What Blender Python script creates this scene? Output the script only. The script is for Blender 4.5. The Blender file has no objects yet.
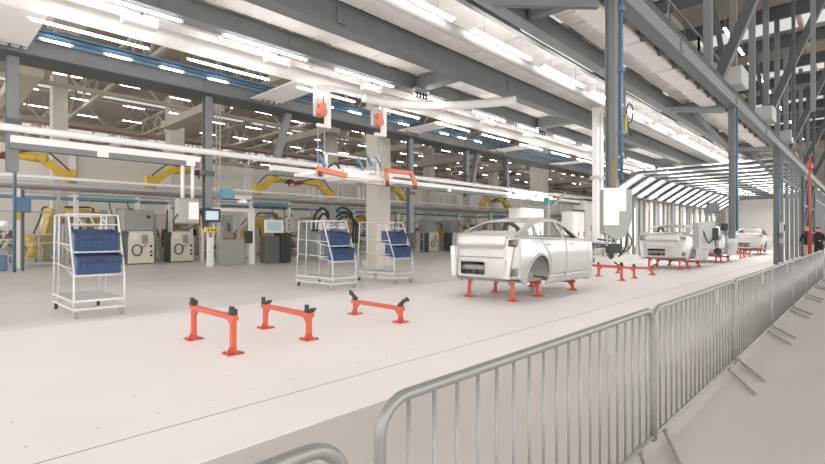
import bpy, math, random
from math import sin, cos, pi, radians as R
from mathutils import Vector, Matrix
SC = bpy.context.scene
COL = SC.collection
rnd = random.Random(7)

# ---------------------------------------------------------------- camera, world, exposure
cam_d = bpy.data.cameras.new('camera'); cam = bpy.data.objects.new('camera', cam_d); COL.objects.link(cam)
cam.location = (0, 0, 1.45)
cam.rotation_euler = (R(90.24), 0, R(43.63 - 90))
cam_d.sensor_width = 36; cam_d.lens = 480 / 825 * 36; cam_d.clip_end = 400; cam_d.clip_start = .05
SC.camera = cam
w = bpy.data.worlds.new('world'); SC.world = w; w.use_nodes = True
bg = w.node_tree.nodes['Background']; bg.inputs[0].default_value = (1.0, .98, .96, 1); bg.inputs[1].default_value = .96
SC.view_settings.view_transform = 'Standard'; SC.view_settings.look = 'None'
SC.view_settings.gamma = 1; SC.view_settings.exposure = 1.6; SC.view_settings.use_curve_mapping = False
LAMPB = 8.0     # wide lamp row
LAMP = 9.0       # near tube lamps
HLAMP = 7.0      # far hall lamps
SKY = .2        # skylights
CY, SY = cos(R(43.63)), sin(R(43.63))
def proj(x, y, z):
    d = x*CY + y*SY
    if d < .1: return None
    return 412.5 + 480*(x*SY - y*CY)/d, 234 - 480*(z-1.45)/d

# ---------------------------------------------------------------- materials
def lin(c):
    c /= 255.
    return c/12.92 if c <= .04045 else ((c+.055)/1.055)**2.4
def mat(name, rgb, rough=.5, metal=0., var=.0, scale=6., bump=0., emit=0., alpha=1., detail=4):
    m = bpy.data.materials.new(name); m.use_nodes = True
    nt = m.node_tree; b = nt.nodes['Principled BSDF']
    col = (lin(rgb[0]), lin(rgb[1]), lin(rgb[2]), 1)
    b.inputs['Base Color'].default_value = col
    b.inputs['Roughness'].default_value = rough; b.inputs['Metallic'].default_value = metal
    b.inputs['Alpha'].default_value = alpha
    tc = nt.nodes.new('ShaderNodeTexCoord'); n = nt.nodes.new('ShaderNodeTexNoise')
    n.inputs['Scale'].default_value = scale; n.inputs['Detail'].default_value = detail
    nt.links.new(tc.outputs['Object'], n.inputs['Vector'])
    if var > 0:
        r = nt.nodes.new('ShaderNodeMapRange')
        r.inputs['From Min'].default_value = .3; r.inputs['From Max'].default_value = .7
        r.inputs['To Min'].default_value = 1-var; r.inputs['To Max'].default_value = 1+var*.5
        nt.links.new(n.outputs['Fac'], r.inputs['Value'])
        mx = nt.nodes.new('ShaderNodeMix'); mx.data_type = 'RGBA'; mx.blend_type = 'MULTIPLY'
        mx.inputs['Factor'].default_value = 1; mx.inputs['A'].default_value = col
        nt.links.new(r.outputs['Result'], mx.inputs['B']); nt.links.new(mx.outputs['Result'], b.inputs['Base Color'])
    if bump > 0:
        bp = nt.nodes.new('ShaderNodeBump'); bp.inputs['Strength'].default_value = bump
        nt.links.new(n.outputs['Fac'], bp.inputs['Height']); nt.links.new(bp.outputs['Normal'], b.inputs['Normal'])
    if emit > 0:
        b.inputs['Emission Color'].default_value = (1, .98, .95, 1); b.inputs['Emission Strength'].default_value = emit
    return m
M = dict(
    platform=mat('platform_paint', (240, 235, 232), .42, var=.025, scale=.9),
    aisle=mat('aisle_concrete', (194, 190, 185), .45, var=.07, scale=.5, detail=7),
    floor=mat('polished_concrete', (226, 222, 218), .38, var=.07, scale=.6, detail=7),
    seam=mat('seam', (120, 112, 106), .8),
    galv=mat('galvanised_steel', (150, 149, 147), .42, .35, var=.08, scale=25),
    steel=mat('grey_painted_steel', (122, 124, 125), .5, .1, var=.06, scale=3),
    lsteel=mat('light_grey_steel', (182, 182, 181), .5, .1, var=.04, scale=4),
    dsteel=mat('dark_grey_steel', (82, 85, 86), .5, .1, var=.08, scale=3),
    roofst=mat('beige_roof_steel', (182, 174, 162), .6, var=.08, scale=2),
    roof=mat('roof_deck', (158, 149, 140), .8, var=.2, scale=.35),
    rust=mat('red_brown_pipe', (140, 108, 98), .6, var=.1),
    cartw=mat('cart_paint', (214, 213, 211), .4, var=.03, scale=6),
    white=mat('white_paint', (236, 234, 231), .4, var=.02, scale=5),
    panel=mat('white_panel', (246, 243, 240), .55, var=.05, scale=1.5),
    concrete=mat('column_concrete', (204, 198, 188), .8, var=.05, scale=2),
    wall=mat('wall_paint', (226, 221, 212), .8, var=.04, scale=.5),
    red=mat('orange_red_paint', (206, 92, 72), .45, var=.05, scale=12),
    orange=mat('orange_paint', (218, 124, 96), .45, var=.05),
    black=mat('dark_rubber', (58, 60, 58), .6, var=.1),
    blue=mat('blue_plastic', (54, 78, 118), .4, var=.06, scale=9),
    dblue=mat('deep_blue_plastic', (42, 58, 88), .5, var=.06),
    pipe=mat('blue_pipe', (92, 128, 156), .35, .1, var=.05, scale=6),
    teal=mat('teal_trim', (90, 150, 165), .5),
    yellow=mat('robot_yellow', (212, 176, 52), .4, var=.06, scale=5),
    maroon=mat('maroon_gripper', (120, 52, 50), .5, var=.1),
    green=mat('dark_green_panel', (92, 98, 92), .5, var=.04),
    cream=mat('cream_panel', (226, 221, 205), .5, var=.03),
    grey=mat('grey_cabinet', (160, 160, 156), .5, var=.04),
    biw=mat('bare_body_metal', (196, 194, 193), .34, .6, var=.04, scale=3),
    biwd=mat('inner_body_metal', (150, 148, 146), .5, .3, var=.1, scale=8),
    glass=mat('guard_glazing', (205, 210, 208), .15, 0, alpha=.05),
    screen=mat('screen', (190, 214, 226), .2),
    lamp=mat('lamp_tube', (255, 253, 250), .5, emit=LAMP),
    lampb=mat('wide_lamp_tube', (255, 253, 250), .5, emit=LAMPB),
    hlamp=mat('hall_lamp_tube', (255, 253, 250), .5, emit=HLAMP),
    sky=mat('skylight_pane', (150, 155, 162), .5, emit=SKY),
    skin=mat('skin', (214, 164, 140), .6),
    cloth=mat('dark_cloth', (46, 46, 54), .9, var=.1), tan=mat('tan_cloth', (176, 160, 130), .9, var=.1),
    olive=mat('olive_cap', (168, 160, 70), .6), redc=mat('red_cap', (150, 52, 54), .6),
    hredd=mat('red_hose', (190, 84, 76), .5),
    tunl=mat('tunnel_diffuser', (250, 250, 248), .5, emit=.9), dot=mat('bolt_dot', (168, 162, 158), .6),
)

# ---------------------------------------------------------------- mesh builder
class MB:
    def __init__(s): s.v = []; s.f = []; s.sm = []
    def add(s, vs, fs, smooth=False):
        o = len(s.v); s.v += [tuple(p) for p in vs]; s.f += [tuple(i+o for i in f) for f in fs]; s.sm += [smooth]*len(fs); return s
    def box(s, x0, x1, y0, y1, z0, z1, bev=0.):
        if bev > 0:
            b = bev
            P = [(x0+b,y0),(x1-b,y0),(x1,y0+b),(x1,y1-b),(x1-b,y1),(x0+b,y1),(x0,y1-b),(x0,y0+b)]
            I = [(x0+b,y0+b),(x1-b,y0+b),(x1-b,y0+b),(x1-b,y1-b),(x1-b,y1-b),(x0+b,y1-b),(x0+b,y1-b),(x0+b,y0+b)]
            vs = [(x,y,z0) for x,y in I]+[(x,y,z0+b) for x,y in P]+[(x,y,z1-b) for x,y in P]+[(x,y,z1) for x,y in I]
            fs = [tuple(range(7,-1,-1)), tuple(range(24,32))]
            for k in range(3):
                for i in range(8): fs.append((k*8+i, k*8+(i+1)%8, k*8+8+(i+1)%8, k*8+8+i))
            return s.add(vs, fs)
        vs = [(x,y,z) for z in (z0,z1) for y in (y0,y1) for x in (x0,x1)]
        return s.add(vs, [(0,2,3,1),(4,5,7,6),(0,1,5,4),(2,6,7,3),(0,4,6,2),(1,3,7,5)])
    def bar(s, a, b, w, h=None, up=(0,0,1)):
        a = Vector(a); b = Vector(b); h = h or w; d = (b-a)
        if d.length < 1e-6: return s
        d.normalize(); u = Vector(up)
        if abs(d.dot(u)) > .98: u = Vector((1,0,0))
        x = d.cross(u).normalized(); y = x.cross(d).normalized()
        vs = []
        for p in (a, b):
            for i, j in ((-1,-1),(1,-1),(1,1),(-1,1)): vs.append(p + x*(i*w/2) + y*(j*h/2))
        return s.add(vs, [(0,3,2,1),(4,5,6,7),(0,1,5,4),(1,2,6,5),(2,3,7,6),(3,0,4,7)])
    def tube(s, pts, r, n=8, closed=False):
        pts = [Vector(p) for p in pts]; N = len(pts); vs = []; fs = []
        rr = r if isinstance(r, (list, tuple)) else [r]*N
        ref = None
        for i, p in enumerate(pts):
            a = pts[(i-1) % N] if (closed or i > 0) else pts[i]
            b = pts[(i+1) % N] if (closed or i < N-1) else pts[i]
            d = (b-a).normalized()
            if ref is None:
                ref = Vector((0,0,1)) if abs(d.z) < .9 else Vector((1,0,0))
            x = d.cross(ref)
            if x.length < 1e-3: x = d.cross(Vector((.3,1,.2)))
            x.normalize(); y = x.cross(d).normalized(); ref = y
            for k in range(n):
                t = 2*pi*k/n; vs.append(p + x*(cos(t)*rr[i]) + y*(sin(t)*rr[i]))
        M_ = N if closed else N-1
        for i in range(M_):
            for k in range(n):
                fs.append((i*n+k, i*n+(k+1)%n, ((i+1)%N)*n+(k+1)%n, ((i+1)%N)*n+k))
        s.add(vs, fs, True)
        if not closed:
            o = len(s.v)-len(vs)
            s.f += [tuple(o+k for k in range(n-1,-1,-1)), tuple(o+(N-1)*n+k for k in range(n))]; s.sm += [False]*2
        return s
    def prism(s, poly, axis, a, b):
        n = len(poly)
        def pt(p, t): return {'x': (t,p[0],p[1]), 'y': (p[0],t,p[1]), 'z': (p[0],p[1],t)}[axis]
        vs = [pt(p,a) for p in poly]+[pt(p,b) for p in poly]
        fs = [tuple(range(n-1,-1,-1)), tuple(range(n,2*n))]+[(i,(i+1)%n,n+(i+1)%n,n+i) for i in range(n)]
        return s.add(vs, fs)
    def ball(s, c, r, n=10, sc=(1,1,1)):
        vs = []; fs = []; m = n//2+1
        for i in range(m+1):
            t = pi*i/m
            for k in range(n):
                q = 2*pi*k/n; vs.append((c[0]+r*sc[0]*sin(t)*cos(q), c[1]+r*sc[1]*sin(t)*sin(q), c[2]+r*sc[2]*cos(t)))
        for i in range(m):
            for k in range(n): fs.append((i*n+k, i*n+(k+1)%n, (i+1)*n+(k+1)%n, (i+1)*n+k))
        return s.add(vs, fs, True)
    def build(s, name, material, parent=None):
        me = bpy.data.meshes.new(name); me.from_pydata([tuple(v) for v in s.v], [], s.f); me.update()
        me.polygons.foreach_set('use_smooth', s.sm)
        me.materials.append(M[material] if isinstance(material, str) else material)
        o = bpy.data.objects.new(name, me); COL.objects.link(o)
        if parent: o.parent = parent
        return o
def tag(o, label=None, cat=None, group=None, kind=None):
    if label: o['label'] = label
    if cat: o['category'] = cat
    if group: o['group'] = group
    if kind: o['kind'] = kind
    return o
def empty(name, loc, label, cat, group=None, rz=0):
    o = bpy.data.objects.new(name, None); COL.objects.link(o); o.location = loc; o.rotation_euler = (0,0,rz)
    o.empty_display_size = .2
    return tag(o, label, cat, group)
def struct(o): o['kind'] = 'structure'; return o
def copy_tree(o, label=None, loc=None, rz=None, parent=None):
    c = o.copy(); COL.objects.link(c)
    if parent is not None: c.parent = parent
    for ch in list(o.children): copy_tree(ch, parent=c)
    if label: c['label'] = label
    if loc is not None: c.location = loc
    if rz is not None: c.rotation_euler = (0,0,rz)
    return c
ORD = 'first second third fourth fifth sixth seventh eighth ninth tenth eleventh twelfth thirteenth fourteenth fifteenth sixteenth seventeenth eighteenth nineteenth twentieth'.split()

_T = ' twenty- thirty- forty-'.split(' ')
def ordw(n):  # 0-based
    n += 1
    if n <= 20: return ORD[n-1]
    if n % 10 == 0: return {30: 'thirtieth', 40: 'fortieth', 50: 'fiftieth'}[n]
    return _T[n//10-1] + ORD[n % 10-1]
# ================================================================ SETTING
struct(MB().box(-12, 150, 3.07, 110, -.2, 0).build('floor', 'floor'))
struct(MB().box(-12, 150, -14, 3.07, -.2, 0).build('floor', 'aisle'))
struct(MB().box(-12, 75, 3.07, 9.3, -.01, .006).build('platform', 'platform'))
sm = MB(); sm.box(-12, 75, 3.795, 3.803, .004, .0075); struct(sm.build('trim_1', 'seam'))
for k, xx in enumerate((.9, 1.6)):
    pass
bl = MB()
for i in range(26):
    x = .55+.42*i
    for yy in ((4.15,) if i % 2 else (4.15, 4.75)):
        bl.tube([(x, yy, .0055), (x, yy, .0072)], .009, 8)
struct(bl.build('trim_2', 'dot'))
struct(MB().box(-12, 150, 110, 110.3, 0, 12).build('wall_left', 'wall'))
struct(MB().box(150, 150.3, -14, 110, 0, 12).build('wall_far', 'wall'))
# interior partition behind the robot cells
struct(MB().box(-12, 110, 44, 44.2, 0, 7.9).build('wall_partition', 'wall'))
struct(MB().box(70, 70.2, 2.8, 13, 0, 6).build('wall_end', 'white'))
# roof deck and its skylights
rf = MB()
sky_y = [(27, 29), (43, 45), (59, 61), (75, 77), (91, 93)]
y0 = 12
for a, b in sky_y + [(110, 110)]:
    rf.box(-12, 150, y0, a, 12.2, 12.4); y0 = b
# right part, skylight strips run across
sx = [(20, 23), (29, 32), (38, 41), (47, 50), (58, 61)]
x0 = -12
for a, b in sx + [(150, 150)]:
    rf.box(x0, a, -14, 12, 12.2, 12.4); x0 = b
struct(rf.build('ceiling', 'roof'))
for k, (a, b) in enumerate(sky_y):
    struct(MB().box(-12, 150, a, b, 12.25, 12.3).build('window_%d' % (k+1), 'sky'))
for k, (a, b) in enumerate(sx):
    struct(MB().box(a, b, -14, 12, 12.25, 12.3).build('window_%d' % (k+6), 'sky'))

# concrete columns of the hall
cols = [(15.1, 16.6, .85, 'large pale concrete column behind the hanging orange fixture'),
        (31.6, 17.4, 1.0, 'pale concrete column rising behind the nearest car body roof'),
        (50, 17.4, 1.0, 'pale concrete column beyond the white mast'),
        (14.5, 39.8, 1.1, 'pale concrete column behind the grey hanging control box'),
        (7.0, 39.8, .9, 'pale concrete column above the left blue crate cart'),
        (26.8, 36, 1.0, 'pale concrete column left of the large one, partly behind the left hoist'),
        (41, 36.5, 1.0, 'pale concrete column right of the large one'),
        (54, 36.5, 1.0, 'distant pale column above the rear of the nearest car body'),
        (67, 36.5, 1.0, 'distant pale column above the nearest car body roof'),
        (30, 62, 1.0, 'far thin column deep in the hall left of centre'),
        (48, 62, 1.0, 'far thin column deep in the hall at the centre'),
        (66, 62, 1.0, 'far thin column deep in the hall right of centre')]
for x, y, wd, lb in cols:
    mb = MB().box(-wd/2, wd/2, -wd/2, wd/2, 0, 12.2, .05)
    mb.box(-wd*.62, wd*.62, -wd*.62, wd*.62, 0, .25)
    o = mb.build('concrete_column', 'concrete'); o.location = (x, y, 0); tag(o, lb, 'column')

# roof trusses: across (along Y) and along X
def truss(p0, p1, zb, zt, pitch, wdt, name, material, label, group):
    a = Vector((p0[0], p0[1], 0)); b = Vector((p1[0], p1[1], 0)); L = (b-a).length; n = max(2, int(L/pitch)); d = (b-a)/n
    mb = MB(); Z = Vector((0,0,1))
    mb.bar(Z*zt, (b-a)+Z*zt, wdt*1.4, wdt*1.2); mb.bar(Z*zb, (b-a)+Z*zb, wdt*1.4, wdt*1.2)
    for i in range(n):
        q = d*i; mb.bar(q+Z*zb, q+d*.5+Z*zt, wdt*.7); mb.bar(q+d*.5+Z*zt, q+d+Z*zb, wdt*.7)
    o = mb.build(name, material); o.location = a; return tag(o, label, 'truss', group)
for i in range(14):
    x = 1.5+6.8*i
    truss((x, 12.5), (x, 109), 10.2, 12, 3.4, .16, 'roof_truss', 'roofst',
          'beige lattice truss spanning across the far hall roof, %s from the left' % ORD[i], 'roof trusses across the far hall')
for i in range(7):
    y = 21+11*i
    truss((-6, y), (120, y), 9.6, 11.9, 4.2, .16, 'roof_truss', 'roofst',
          'beige lattice truss running along the far hall roof, %s one back' % ORD[i], 'roof trusses along the far hall')
for i, (x, y) in enumerate([(2, 20), (6, 26), (10, 24), (16, 34), (24, 30), (30, 42), (40, 40), (50, 50)]):
    o = MB().bar((0,0,9.4), (3.2, 6.5, 9.4+1.6), .3, .35).build('roof_brace', 'roofst'); o.location = (x, y, 0)
    tag(o, 'heavy beige diagonal brace under the far hall roof, %s from the left' % ORD[i], 'brace', 'diagonal braces under the far hall roof')
for i in range(9):
    y = 19+7.3*i
    o = MB().tube([(-6, 0, 9.0+.5*(i % 3)), (120, 0, 9.0+.5*(i % 3))], .09 + .03*(i % 2), 6).build('sprinkler_pipe' if i % 3 == 0 else 'service_pipe', 'rust' if i % 3 == 0 else 'roofst')
    o.location = (0, y, 0)
    tag(o, ('red brown' if i % 3 == 0 else 'beige')+' pipe along under the far hall roof, %s pipe back' % ORD[i], 'pipe', 'pipes under the far hall roof')
for i in range(10):
    x = 4+9*i
    mb = MB()
    for k in range(6):
        mb.box(-.5, .5, k*15-4, k*15+4, -.25, .25)
    mb.bar((0,-4,.2), (0,84,.2), .1, .1)
    o = mb.build('ventilation_duct', 'roofst'); o.location = (x, 18, 9.3)
    tag(o, 'beige duct below the far hall roof trusses, %s from the left' % ORD[i], 'duct', 'ducts under the far hall roof')

# right side roof beams, dark
for i in range(13):
    x = 14+4.1*i
    mb = MB(); mb.box(-.1, .1, -14, 11.5, -.03, .03); mb.box(-.1, .1, -14, 11.5, .5, .56); mb.box(-.03, .03, -14, 11.5, .03, .5)
    o = mb.build('roof_beam', 'dsteel'); o.location = (x, 0, 10.9)
    tag(o, 'dark grey roof beam crossing above the aisle, %s from the near end' % ORD[i], 'beam', 'dark roof beams above the aisle')
for i in range(3):
    o = MB().box(0, 80, -.08, .08, 0, .3).build('roof_purlin', 'roofst'); o.location = (6, [-1.5, 2.4, 6.8][i], 11.5)
    tag(o, 'beige purlin along the roof above the aisle, %s from the right' % ORD[i], 'beam', 'purlins above the aisle')

# ================================================================ LAMPS
# far hall lamps
def lamp_proto(name, L, w_, h, material, label, group):
    r = empty(name, (0,0,0), label, 'lamp', group)
    if material in ('lamp', 'lampb'):
        MB().box(0, .05, -w_/2, w_/2, 0, h).box(L-.05, L, -w_/2, w_/2, 0, h).box(.05, L-.05, -w_*.2, w_*.2, h*.85, h).build('housing', 'white', r)
        MB().box(.05, L-.05, -w_*.45, w_*.45, 0, h*.85, h*.2).build('tube', material, r)
    else:
        MB().box(0, L, -w_/2, w_/2, h*.45, h).build('housing', 'white', r)
        MB().box(.02, L-.02, -w_*.4, w_*.4, 0, h*.45).build('tube', material, r)
    if name == 'hall_lamp':
        for q in (.25, 1.15): MB().tube([(q,0,h),(q,0,1.75)], .012, 4).build('hanger', 'roofst', r)
    return r
hall = []
for j in range(17):
    y = 18.5+5.0*j
    for i in range(44):
        x = 1.2+3.1*i + (1.3 if j % 2 else 0)
        p = proj(x, y, 10.6)
        if p and -5 < p[0] < 600 and 60 < p[1] < 206: hall.append((x, y, j))
hall.sort(key=lambda q: q[0]*CY+q[1]*SY)
hall = hall[:285]
hp = lamp_proto('hall_lamp', 1.4, .12, .06, 'hlamp', 'short white tube lamp hanging under the far hall roof', 'tube lamps under the far hall roof')
hall.sort(key=lambda q: (q[2], q[0]))
seen = {}
for i, (x, y, j) in enumerate(hall):
    z = 10.5+.25*((i*7) % 3)/3
    n_ = seen.get(j, 0); seen[j] = n_+1; rk = len(seen)-1
    lb = 'far hall tube lamp, %s from left in the %s lamp row back' % (ordw(n_), ordw(rk))
    if i == 0: hp.location = (x, y, z); hp['label'] = lb
    else: copy_tree(hp, lb, (x, y, z))
# row above the aisle
for i in range(16):
    c = copy_tree(hp, label='roof lamp in the row above the aisle, %s from the near end' % ORD[i], loc=(13+3.1*i, 4.75, 10.75))
    c['group'] = 'lamp row under the roof above the aisle'

def row(name, y, z, xs, L, wd, base, group, m_='lamp', hl=.3):
    pr = None
    for i, x in enumerate(xs):
        lb = base + (', %s from the near end' % ORD[i] if i < len(ORD) else ', at the far end')
        if pr is None:
            pr = lamp_proto(name, L, wd, .05, m_, lb, group); pr.location = (x, y, z)
            MB().tube([(L*.2,0,.05), (L*.2,0,hl)], .004, 6).build('hanger', 'steel', pr)
            MB().tube([(L*.8,0,.05), (L*.8,0,hl)], .004, 6).build('hanger', 'steel', pr)
        else: copy_tree(pr, lb, (x, y, z))
row('tube_lamp', 11.0, 5.33, [-1.35+2.8*i for i in range(13)], 2.05, .045, 'long tube lamp below the round white conveyor tube', 'lamps below the conveyor tube')
row('tube_lamp', 9.47, 5.47, [-1.25+2.8*i for i in range(13)], 2.05, .045, 'long tube lamp along the second grey girder', 'lamps along the second girder')
row('tube_lamp', 5.65, 5.45, [1.97+2.8*i for i in range(13)], 2.3, .1, 'wide bright tube lamp above the middle of the line', 'lamps above the middle of the line', hl=.68, m_='lampb')
row('tube_lamp', 5.2, 5.66, [3.1+5.6*i for i in range(6)], 3.6, .05, 'thin unlit white strip beside the bright wide lamp row', 'thin strips above the line', 'white', hl=.46)
row('tube_lamp', 12.87, 5.62, [x_ for x_ in (1.9+1.2*i for i in range(14)) if all(not (q-.7 < x_ < q+1.0) for q in (.9, 7.35, 13.8))], 0.62, .04, 'short lamp below the blue cable tray', 'lamps below the blue cable tray')
for i, (x, l_) in enumerate(((22.6, 'left'), (25.0, 'right'))):
    c = lamp_proto('work_lamp', 1.8, .25, .16, 'lamp', 'broad bright work lamp above the nearest car body, %s of two' % l_, 'work lamps on the lower rail')
    c.location = (x, 14.0, 3.55)

# ================================================================ OVERHEAD GIRDERS
def girder(y0, y1, z0, z1, material, label, x0=-8, x1=66, flange=.03, name='steel_girder', boltx=6.25):
    r = empty(name, (x0, y0, z0), label, 'beam')
    L = x1-x0; wd = y1-y0; h = z1-z0
    mb = MB(); mb.box(0, L, 0, wd, 0, flange); mb.box(0, L, 0, wd, h-flange, h); mb.box(0, L, .03, wd-.03, flange, h-flange)
    mb.build('web', material, r)
    k = 0
    x = 1.4
    while x < min(L, 34):
        p = MB(); p.box(x, x+.22, .0, .03, h*.2, h*.8)
        for a in (.05, .17):
            for b in (.3, .5, .7): p.tube([(x+a, -.008, h*b), (x+a, .0, h*b)], .015, 6)
        p.build('splice_plate', material, r); x += boltx
    return r
girder(3.1, 3.38, 5.57, 5.96, 'steel', 'grey girder nearest the aisle that carries the vertical masts')
girder(4.83, 5.1, 5.6, 6.0, 'steel', 'grey girder between the aisle girder and the bright lamp row')
girder(7.7, 8.05, 5.6, 6.1, 'steel', 'deep grey girder running down the middle of the overhead frame')
girder(9.45, 9.8, 5.6, 6.0, 'steel', 'grey girder between the deep girder and the white conveyor tube')
bg_ = girder(14.0, 15.0, 5.6, 5.98, 'steel', 'broad grey box girder farthest left over the carts', x1=60)
MB().box(0, 68, .02, 1.0, -.02, .0).build('shaded_underside', 'dsteel', bg_)  # darker sheet puts the shade of the girder's underside into the colour
# dark top caps
for y_, z_, l_ in ((3.08, 5.96, 'aisle'), (7.68, 6.1, 'deep middle')):
    o = MB().box(-8, 66, 0, .1, 0, .04).build('cable_rail', 'dsteel'); o.location = (0, y_, z_); tag(o, 'thin dark rail on top of the %s girder' % l_, 'rail')
# clips on aisle girder
cl0 = None
for i in range(16):
    x = 7.2+1.15*i
    if cl0 is None:
        mb = MB(); mb.box(-.06, .06, 0, .12, -.2, 0); mb.box(-.1, .1, .0, .2, -.04, 0); cl0 = mb.build('girder_clip', 'dsteel')
        tag(cl0, 'small dark clip under the aisle girder, first from the near end', 'clip', 'clips under the aisle girder'); cl0.location = (x, 3.38, 5.72)
    else:
        c = cl0.copy(); COL.objects.link(c); c['label'] = 'small dark clip under the aisle girder, %s from the near end' % ORD[i]; c.location = (x, 3.38, 5.72)
# mid grey round rail
o = MB().tube([(-8, 0, 0), (66, 0, 0)], .11, 12).build('round_rail', 'lsteel'); o.location = (0, 5.98, 5.5); tag(o, 'light grey round rail next to the bright wide lamp row', 'rail')
o = MB().box(-8, 66, 0, .12, 0, .22).build('cable_duct', 'steel'); o.location = (0, 5.35, 5.72); tag(o, 'grey cable duct above the bright wide lamp row', 'duct')
# translucent white ceiling panels over the line, one slab per bay per strip
def ceil_panels(y0, y1, z, where, xs, step):
    pr = None
    for i, x in enumerate(xs):
        if pr is None:
            mb = MB(); n = 6
            mb.box(.03, step-.03, .02, y1-y0-.02, 0, .05)
            for k in range(1, n): mb.box(k*step/n-.015, k*step/n+.015, .02, y1-y0-.02, -.015, 0)
            pr = mb.build('ceiling_panel', 'panel'); tag(pr, 'ribbed white ceiling panel '+where+', first from the near end', 'panel', 'white ceiling panels '+where); o = pr
        else:
            o = pr.copy(); COL.objects.link(o); o['label'] = 'ribbed white ceiling panel '+where+', %s from the near end' % ORD[i]
        o.location = (x, y0, z)
bays = [-4+3.5*i for i in range(18)]
ceil_panels(3.4, 4.8, 6.02, 'beside the aisle girder', bays, 3.5)
ceil_panels(5.12, 7.68, 6.12, 'above the bright lamp row', bays, 3.5)
ceil_panels(8.07, 9.43, 6.02, 'between the deep girder and the next one', bays, 3.5)
ceil_panels(9.82, 10.75, 6.05, 'above the white conveyor track', bays[:14], 3.5)
# white boxes beside aisle girder (filter units)
fb = None
for i in range(9):
    x = (6.1,8.7,11.1,13.5,15.9,18.75,21.15,23.55,25.95)[i]
    if fb is None:
        fb = empty('filter_unit', (x, 3.55, 5.62), '', 'ceiling unit', 'white filter units beside the aisle girder')
        MB().box(0, 2.2, 0, .5, 0, .36, .03).build('casing', 'panel', fb)
        for q in (.25, 1.1, 1.95):
            MB().box(q-.05, q+.05, -.02, 0, .1, .25).build('latch', 'steel', fb)
        fb['label'] = 'white filter box beside the aisle girder, first from the near end'
    else: copy_tree(fb, 'white filter box beside the aisle girder, %s from the near end' % ORD[i], (x, 3.55, 5.62))
# cross beams
cb = None; k = 0
for x in (10.2, 17.2, 24.2, 31.2):
    lb = 'grey cross beam between the deep girder and the lamp girder, %s from the near end' % ORD[k]; k += 1
    if cb is None:
        cb = empty('cross_beam', (x, 8.05, 5.62), lb, 'beam', 'cross beams over the line')
        MB().box(-.18, .18, 0, 1.4, 0, .3).build('web', 'steel', cb)
        b_ = MB().box(-.25, .25, 1.32, 1.38, -.16, -.04).box(-.3, .3, 1.25, 1.4, -.04, 0); b_.build('bracket', 'lsteel', cb)
        for q in range(4): MB().tube([(-.2+.13*q, 1.3, -.1), (-.2+.13*q, 1.3, -.26)], .03, 8).build('peg', 'dsteel', cb)
    else: copy_tree(cb, lb, (x, 8.05, 5.62))
for i, x in enumerate((8.45, 18.5, 28.5)):
    o = MB().box(-.1, .1, 0, 1.45, 0, .26).build('cross_beam', 'steel'); o.location = (x, 3.38, 5.68)
    tag(o, 'grey cross beam between the aisle girder and the next, at the %s mast' % ORD[i], 'beam', 'cross beams at the masts')
    o = MB().bar((0,0,0), (-1.35, 1.3, 0), .12, .16).build('horizontal_brace', 'steel'); o.location = (x-.1, 3.45, 5.5)
    tag(o, 'grey diagonal ceiling brace at the %s mast' % ORD[i], 'brace', 'ceiling braces at the masts')
for i, x in enumerate((18.5, 28.5)):
    o = MB().bar((0,0,0), (0, 1.25, 1.75), .14, .14, up=(1,0,0)).build('knee_brace', 'steel'); o.location = (x, 3.32, 4.2)
    tag(o, 'grey knee brace from the %s mast up to the girder' % ORD[i+1], 'brace', 'knee braces')
# white conveyor tube and track
o = MB().tube([(-8,0,0), (60,0,0)], .2, 16).build('conveyor_tube', 'white'); o.location = (0, 11.05, 5.72); tag(o, 'thick round white conveyor tube above the carts', 'tube')
mb = MB().box(-8, 60, 0, .35, 0, .28); mb.box(-8, 60, -.05, .4, .22, .28)
for i in range(28): mb.box(-7+2.3*i, -6.9+2.3*i, -.04, .0, -.08, .2)
o = mb.build('conveyor_track', 'white'); o.location = (0, 10.0, 5.62); tag(o, 'white boxed conveyor track between the lamp girder and the round tube', 'track')
pts = [(9.2,10.75,5.45),(10.0,10.6,5.42),(10.7,10.25,5.42),(11.3,9.7,5.42),(11.8,9.0,5.42),(12.2,8.2,5.42),(12.4,7.6,5.42)]
def smooth(P, n=5):
    out = []; P = [Vector(p) for p in P]
    for i in range(len(P)-1):
        p0 = P[max(i-1,0)]; p1 = P[i]; p2 = P[i+1]; p3 = P[min(i+2, len(P)-1)]
        for k in range(n):
            t = k/n; out.append(.5*((2*p1)+(p2-p0)*t+(2*p0-5*p1+4*p2-p3)*t*t+(3*p1-p0-3*p2+p3)*t**3))
    out.append(P[-1]); return out
o = MB().tube(smooth(pts), .13, 12).build('curved_track', 'white'); tag(o, 'white curved track tube swinging over from the conveyor to the line', 'track')
# trolley fittings along the white track
tf = None; k = 0
for i, x in enumerate([3.0, 5.9, 8.8, 11.6, 14.4, 17.3]):
    lb = 'small white trolley fitting clamped on the conveyor track, %s from the near end' % ORD[i]
    if tf is None:
        tf = empty('track_trolley', (x, 9.85, 5.5), lb, 'trolley', 'trolleys on the conveyor track')
        MB().box(-.3, .3, 0, .25, -.12, .06, .02).build('plate', 'white', tf)
        for q in (-.22, 0, .22): MB().tube([(q, -.02, -.05), (q, .03, -.05)], .05, 10).build('wheel', 'lsteel', tf)
        MB().tube([(0,.1,.05),(.06,.1,.2),(-.05,.1,.3)], .02, 6).build('hook', 'steel', tf)
    else: copy_tree(tf, lb, (x, 9.85, 5.5))
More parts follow.
